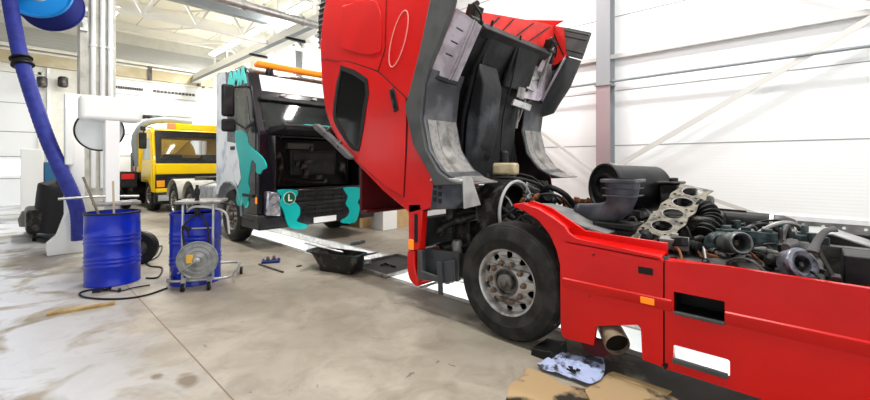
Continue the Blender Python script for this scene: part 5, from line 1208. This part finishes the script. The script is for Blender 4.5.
# two wall motors on the door guides
for i, u_ in enumerate((42, 63)):
    q = at(u_, 82, Y=20.7); m = MB(); m.lathe([(.10, -.2), (.15, -.15), (.15, .15), (.10, .2)], q, (0, 0, 1), 20); m.box(q.x-.05, q.x+.05, q.y, 21.0, q.z-.06, q.z+.06)
    tag(obj('door_motor', m, STEELD), ('dark motor beside the left door under the lintel', 'dark motor right of the first one under the lintel, nearer the concrete column')[i], 'motor')

# ================================================================== THINGS ON THE FLOOR
# oil sump pan
SP = thing('oil_sump', 'oily black metal sump pan on the floor beside the pit', 'pan', (3.24, 4.98, 0))
dirv = Vector((-.30, .92, 0)).normalized(); perp = Vector((.92, .30, 0))
def pan_ring(sc, z, d=0): 
    out = []
    for t in range(40):
        a = 2*PI*t/40; c_, s_ = math.cos(a), math.sin(a); e = .35
        x = abs(c_)**e*math.copysign(1, c_)*.42*sc; y = abs(s_)**e*math.copysign(1, s_)*.16*sc
        if z < .2 and x > 0.12: x = .12+(x-.12)*.35
        out.append(Vector((3.20, 4.98, z))+dirv*(x+d)+perp*y)
    return out
rings = [pan_ring(.86, .0), pan_ring(.94, .03), pan_ring(.97, .12), pan_ring(1.0, .16), pan_ring(1.0, .245), pan_ring(1.10, .25), pan_ring(1.10, .265), pan_ring(.97, .262), pan_ring(.92, .06)]
vs = [v for r in rings for v in r]; fs = []
for j in range(len(rings)-1):
    for i in range(40): fs.append((j*40+i, j*40+(i+1) % 40, (j+1)*40+(i+1) % 40, (j+1)*40+i))
fs += [tuple(range(39, -1, -1)), tuple((len(rings)-1)*40+i for i in range(40))]
m = MB(); m.add(vs, fs); obj('pan_body', m, OILB, SP)
c0 = Vector((3.2, 4.98, 0))
m = MB(); m.cyl(c0+dirv*.60+perp*.02+Vector((0, 0, .33)), c0-dirv*.10+perp*.03+Vector((0, 0, .255)), .012, 10); tag(obj('steel_bar', m, ALU), 'bright steel bar lying across the oily sump pan', 'bar')
m = MB(); m.lathe([(.03, 0), (.035, .01), (.035, .09), (.02, .10), (.001, .10)], c0-dirv*.18+perp*.04+Vector((0, 0, .07)), (0, .3, 1), 16); tag(obj('filter_cup', m, ALU), 'small shiny metal cup standing inside the sump pan', 'cup')
m = MB(); m.lathe([(.04, 0), (.045, .01), (.045, .08), (.03, .1), (.001, .1)], at(363, 263, Z=.10)+Vector((.0, -.02, 0)), (.7, -.7, .2), 16); obj('drain_flange', m, ALU, SP)
# oil tray across the pit
OT = thing('pit_cover', 'dark oily tray laid across the inspection pit', 'tray', (3.95, 4.6, 0))
m = MB(); m.box(PX0-.06, PX1+.06, 4.15, 4.95, .007, .022); obj('tray_floor', m, mat('tray_black', (.012, .012, .011), .5, col2=(.05, .045, .035), scale=7, fac=(.55, .7)), OT)
m = MB(); m.box(PX0-.06, PX1+.06, 4.12, 4.15, .008, .05); m.box(PX0-.06, PX1+.06, 4.95, 4.98, .008, .05); m.box(PX0-.09, PX0-.06, 4.12, 4.98, .008, .05); m.box(PX1+.06, PX1+.09, 4.12, 4.98, .008, .05); obj('tray_rim', m, ALUD, OT)
for i in range(5):
    random.seed(60+i); m = MB(); m.obox((random.uniform(3.6, 4.1), random.uniform(4.3, 4.85), .035), (random.uniform(.04, .12), .03, .025), (0, 0, random.uniform(0, 3)))
    tag(obj('metal_part', m, GREASE, bevel=.004), 'small dark metal part lying in the oily tray on the pit', 'part', 'metal parts in the pit tray')
m = MB(); m.box(PX0-.05, PX1+.05, 3.5, 3.53, -.01, .015); m.box(PX0-.05, PX1+.05, 5.4, 5.43, -.01, .015); struct('trim_%d' % k, m, STEELD, label='thin bars across the open pit'); k += 1
# white plate leaning by the far end of the sump / pit rim block
q = at(395, 258, Z=.0)
# socket tray and rod
m = MB(); q = at(271, 262, Z=.0); m2 = thing('socket_tray', 'small blue tool tray with sockets on the floor by the black truck', 'tray', tuple(q))
m.obox(q+Vector((0, 0, .02)), (.26, .20, .04), (0, 0, -.5)); obj('tray_body', m, mat('navy_plastic', (.01, .02, .12), .4), m2, .01)
for i in range(6):
    m = MB(); p_ = q+Vector((-.08+.032*i, .02-.02*(i % 3), .04)); m.lathe([(.016, 0), (.016, .05), (.010, .052), (.001, .052)], p_, (0, .2, 1), 10)
    tag(obj('socket', m, [ALU, RUST, ALU][i % 3]), 'small tool socket standing in the blue tray', 'socket', 'sockets in the blue tray')
a, b = at(259, 264, Z=.014), at(283, 272, Z=.014)
m = MB(); m.cyl(a, b, .013, 10); tag(obj('extension_bar', m, STEELD), 'grey steel extension bar on the floor in front of the blue tool tray', 'bar')
m = MB(); q = at(299, 266, Z=.006); m.obox(q, (.07, .05, .012), (0, 0, .4)); tag(obj('scrap', m, BLK), 'tiny black scrap on the floor left of the sump pan', 'scrap')
for i, (u_, v_) in enumerate(((357, 243), (361.5, 242), (352.5, 244))):
    q = at(u_, v_, Z=.025); m = MB(); m.lathe([(.02, -.04), (.035, 0), (.028, .06), (.001, .08)], q-Vector((0, 0, .0)), (.8, -.5, .1*i), 14)
    tag(obj('glove', m, mat('glove_grey', (.10, .11, .14), .8)), ('crumpled grey glove on the floor past the pit, middle of three', 'crumpled grey glove on the floor past the pit, right of three', 'crumpled grey glove on the floor past the pit, left of three')[i], 'glove')
# boxes beyond the red truck
def boxt(nm, lab, u0, u1, v0, zt, mt, dep=.4, cat='box'):
    a = at(u0, v0, Z=0); b = at(u1, v0-1.0, Z=0); 
    m = MB(); m.box(a.x, b.x+.0, a.y-.1, a.y-.1+dep, 0, zt); return tag(obj(nm, m, mt, bevel=.01), lab, cat)
q = at(381, 228, Z=0)
m = MB(); m.box(5.75, 6.17, 7.05, 7.5, 0, .62); o = obj('white_box', m, WHITEP, bevel=.008); tag(o, 'white box on the floor between two brown cartons beyond the red truck', 'box')
m = MB(); m.box(6.20, 6.6, 7.1, 7.5, 0, .62); tag(obj('carton', m, CARDC, bevel=.006), 'brown carton right of the white box beyond the red truck', 'box')
m = MB(); m.box(5.62, 6.0, 7.75, 8.2, 0, .66); tag(obj('carton', m, CARDC, bevel=.006), 'brown carton left behind the white box beyond the red truck', 'box')
m = MB(); m.box(5.48, 5.62+.2, 8.3, 8.9, 0, .42); m.obox((5.6, 8.5, .5), (.3, .3, .16), (.1, 0, .4)); tag(obj('tool_crate', m, BLK, bevel=.02), 'black tool crate beside the front of the black truck', 'crate')
# chock, cardboard and rag by the red truck
m = MB(); m.prism([(1.455, 0), (1.65, 0), (1.64, .06), (1.56, .065), (1.47, .085)], 2.86, 3.12, 'X'); tag(obj('wheel_chock', m, BLACKR, bevel=.006), 'black rubber chock on the floor behind the front wheel of the red truck', 'chock')
def sheet_poly(nm, pts, z, th, mt, lab, cat, wav=.0):
    c = Vector((sum(p[0] for p in pts)/len(pts), sum(p[1] for p in pts)/len(pts)))
    mb = plate_mb(pts, [], lambda a, b, cc: (a, b, z+cc), th, mt); return tag(obj(nm, mb, None), lab, cat)
f2 = lambda l: [tuple(at(u_, v_, Z=0))[:2] for u_, v_ in l]
sheet_poly('cardboard_sheet', f2([(505, 404), (510, 385), (522, 378), (527, 368), (534, 371), (548, 376), (562, 385), (600, 392), (602, 410), (560, 430)]), .001, .006, CARD, 'torn oil-stained cardboard on the floor under the blue rag', 'cardboard')
sheet_poly('cardboard_sheet', f2([(585, 392), (610, 374), (668, 396), (690, 408), (640, 430), (600, 420)]), .008, .006, CARD, 'flat brown cardboard sheet right of the blue rag', 'cardboard')
sheet_poly('cardboard_strip', f2([(608, 376), (613, 374), (672, 394), (667, 398)]), .015, .004, CARDC, 'clean strip of cardboard along the right cardboard sheet', 'cardboard')
# rag: crumpled cloth
rp = f2([(537, 369), (549, 361), (556, 354), (570, 358), (585, 360), (602, 361), (604, 378), (590, 388), (572, 382), (556, 377)])
cx_ = sum(p[0] for p in rp)/len(rp); cy_ = sum(p[1] for p in rp)/len(rp)
vs = []; fs = []; NR = 10; rpp = smooth2(rp, 5); n = len(rpp)
random.seed(5); hs = [[random.uniform(0, .028) for _ in range(n)] for _ in range(NR+1)]
for j in range(NR+1):
    for i in range(n):
        f = j/NR; x = cx_+(rpp[i][0]-cx_)*f; y = cy_+(rpp[i][1]-cy_)*f
        h_ = .016+(.018*math.sin(x*40+1)*math.cos(y*33)+.018+hs[j][i]*.5)*(1-.5*f)
        vs.append((x, y, h_))
for j in range(NR):
    for i in range(n): fs.append((j*n+i, j*n+(i+1) % n, (j+1)*n+(i+1) % n, (j+1)*n+i))
m = MB(); m.add(vs, fs); rg = obj('rag', m, RAG, sharp=60); rg.modifiers.new('t', 'SOLIDIFY').thickness = .004; tag(rg, 'crumpled light blue rag smeared with oil on the cardboard', 'rag')
q = at(577, 370, Z=.06)
for i in range(4):
    m = MB(); random.seed(80+i); p_ = Vector((q.x+random.uniform(-.06, .06), q.y+random.uniform(-.06, .06), .055)); m.cyl(p_, p_+Vector((random.uniform(-.06, .06), random.uniform(-.06, .06), .01)), .007, 8); m.cyl(p_, p_+Vector((0, 0, .012)), .013, 6)
    tag(obj('bolt', m, GREASE), 'dark bolt lying on the oily blue rag', 'bolt', 'bolts on the blue rag')
EXPO=0.33

# ================================================================== LIGHT, CAMERA
w = bpy.data.worlds.new('world'); bpy.context.scene.world = w; w.use_nodes = True
bg = w.node_tree.nodes['Background']; bg.inputs[0].default_value = (.95, .98, 1, 1); bg.inputs[1].default_value = 1.5
def area(name, loc, sx, sy, energy, rot=(0, 0, 0), col=(1, .98, .95)):
    l = bpy.data.lights.new(name, 'AREA'); l.shape = 'RECTANGLE'; l.size = sx; l.size_y = sy; l.energy = energy; l.color = col
    o = bpy.data.objects.new(name, l); C.objects.link(o); o.location = loc; o.rotation_euler = rot; return o
for i, (x, y) in enumerate(LAMPS): area('tube_light', (x, y, 6.24), .24, 1.2, 120)
cam = bpy.data.cameras.new('camera'); co = bpy.data.objects.new('camera', cam); C.objects.link(co)
cam.sensor_fit = 'HORIZONTAL'; cam.sensor_width = 36; cam.lens = 36*FP/870
cam.shift_x = 0; cam.shift_y = -(200-CY)/870
co.location = (0, 0, HC); co.rotation_euler = (PI/2, 0, -math.atan2(SN, CS))
cam.clip_start = .05
sc = bpy.context.scene; sc.camera = co
sc.view_settings.view_transform = 'Standard'; sc.view_settings.look = 'None'; sc.view_settings.gamma = 1; sc.view_settings.use_curve_mapping = False
sc.view_settings.exposure = EXPO
for o in list(bpy.data.objects):
    if '_w' in o.keys(): del o['_w']
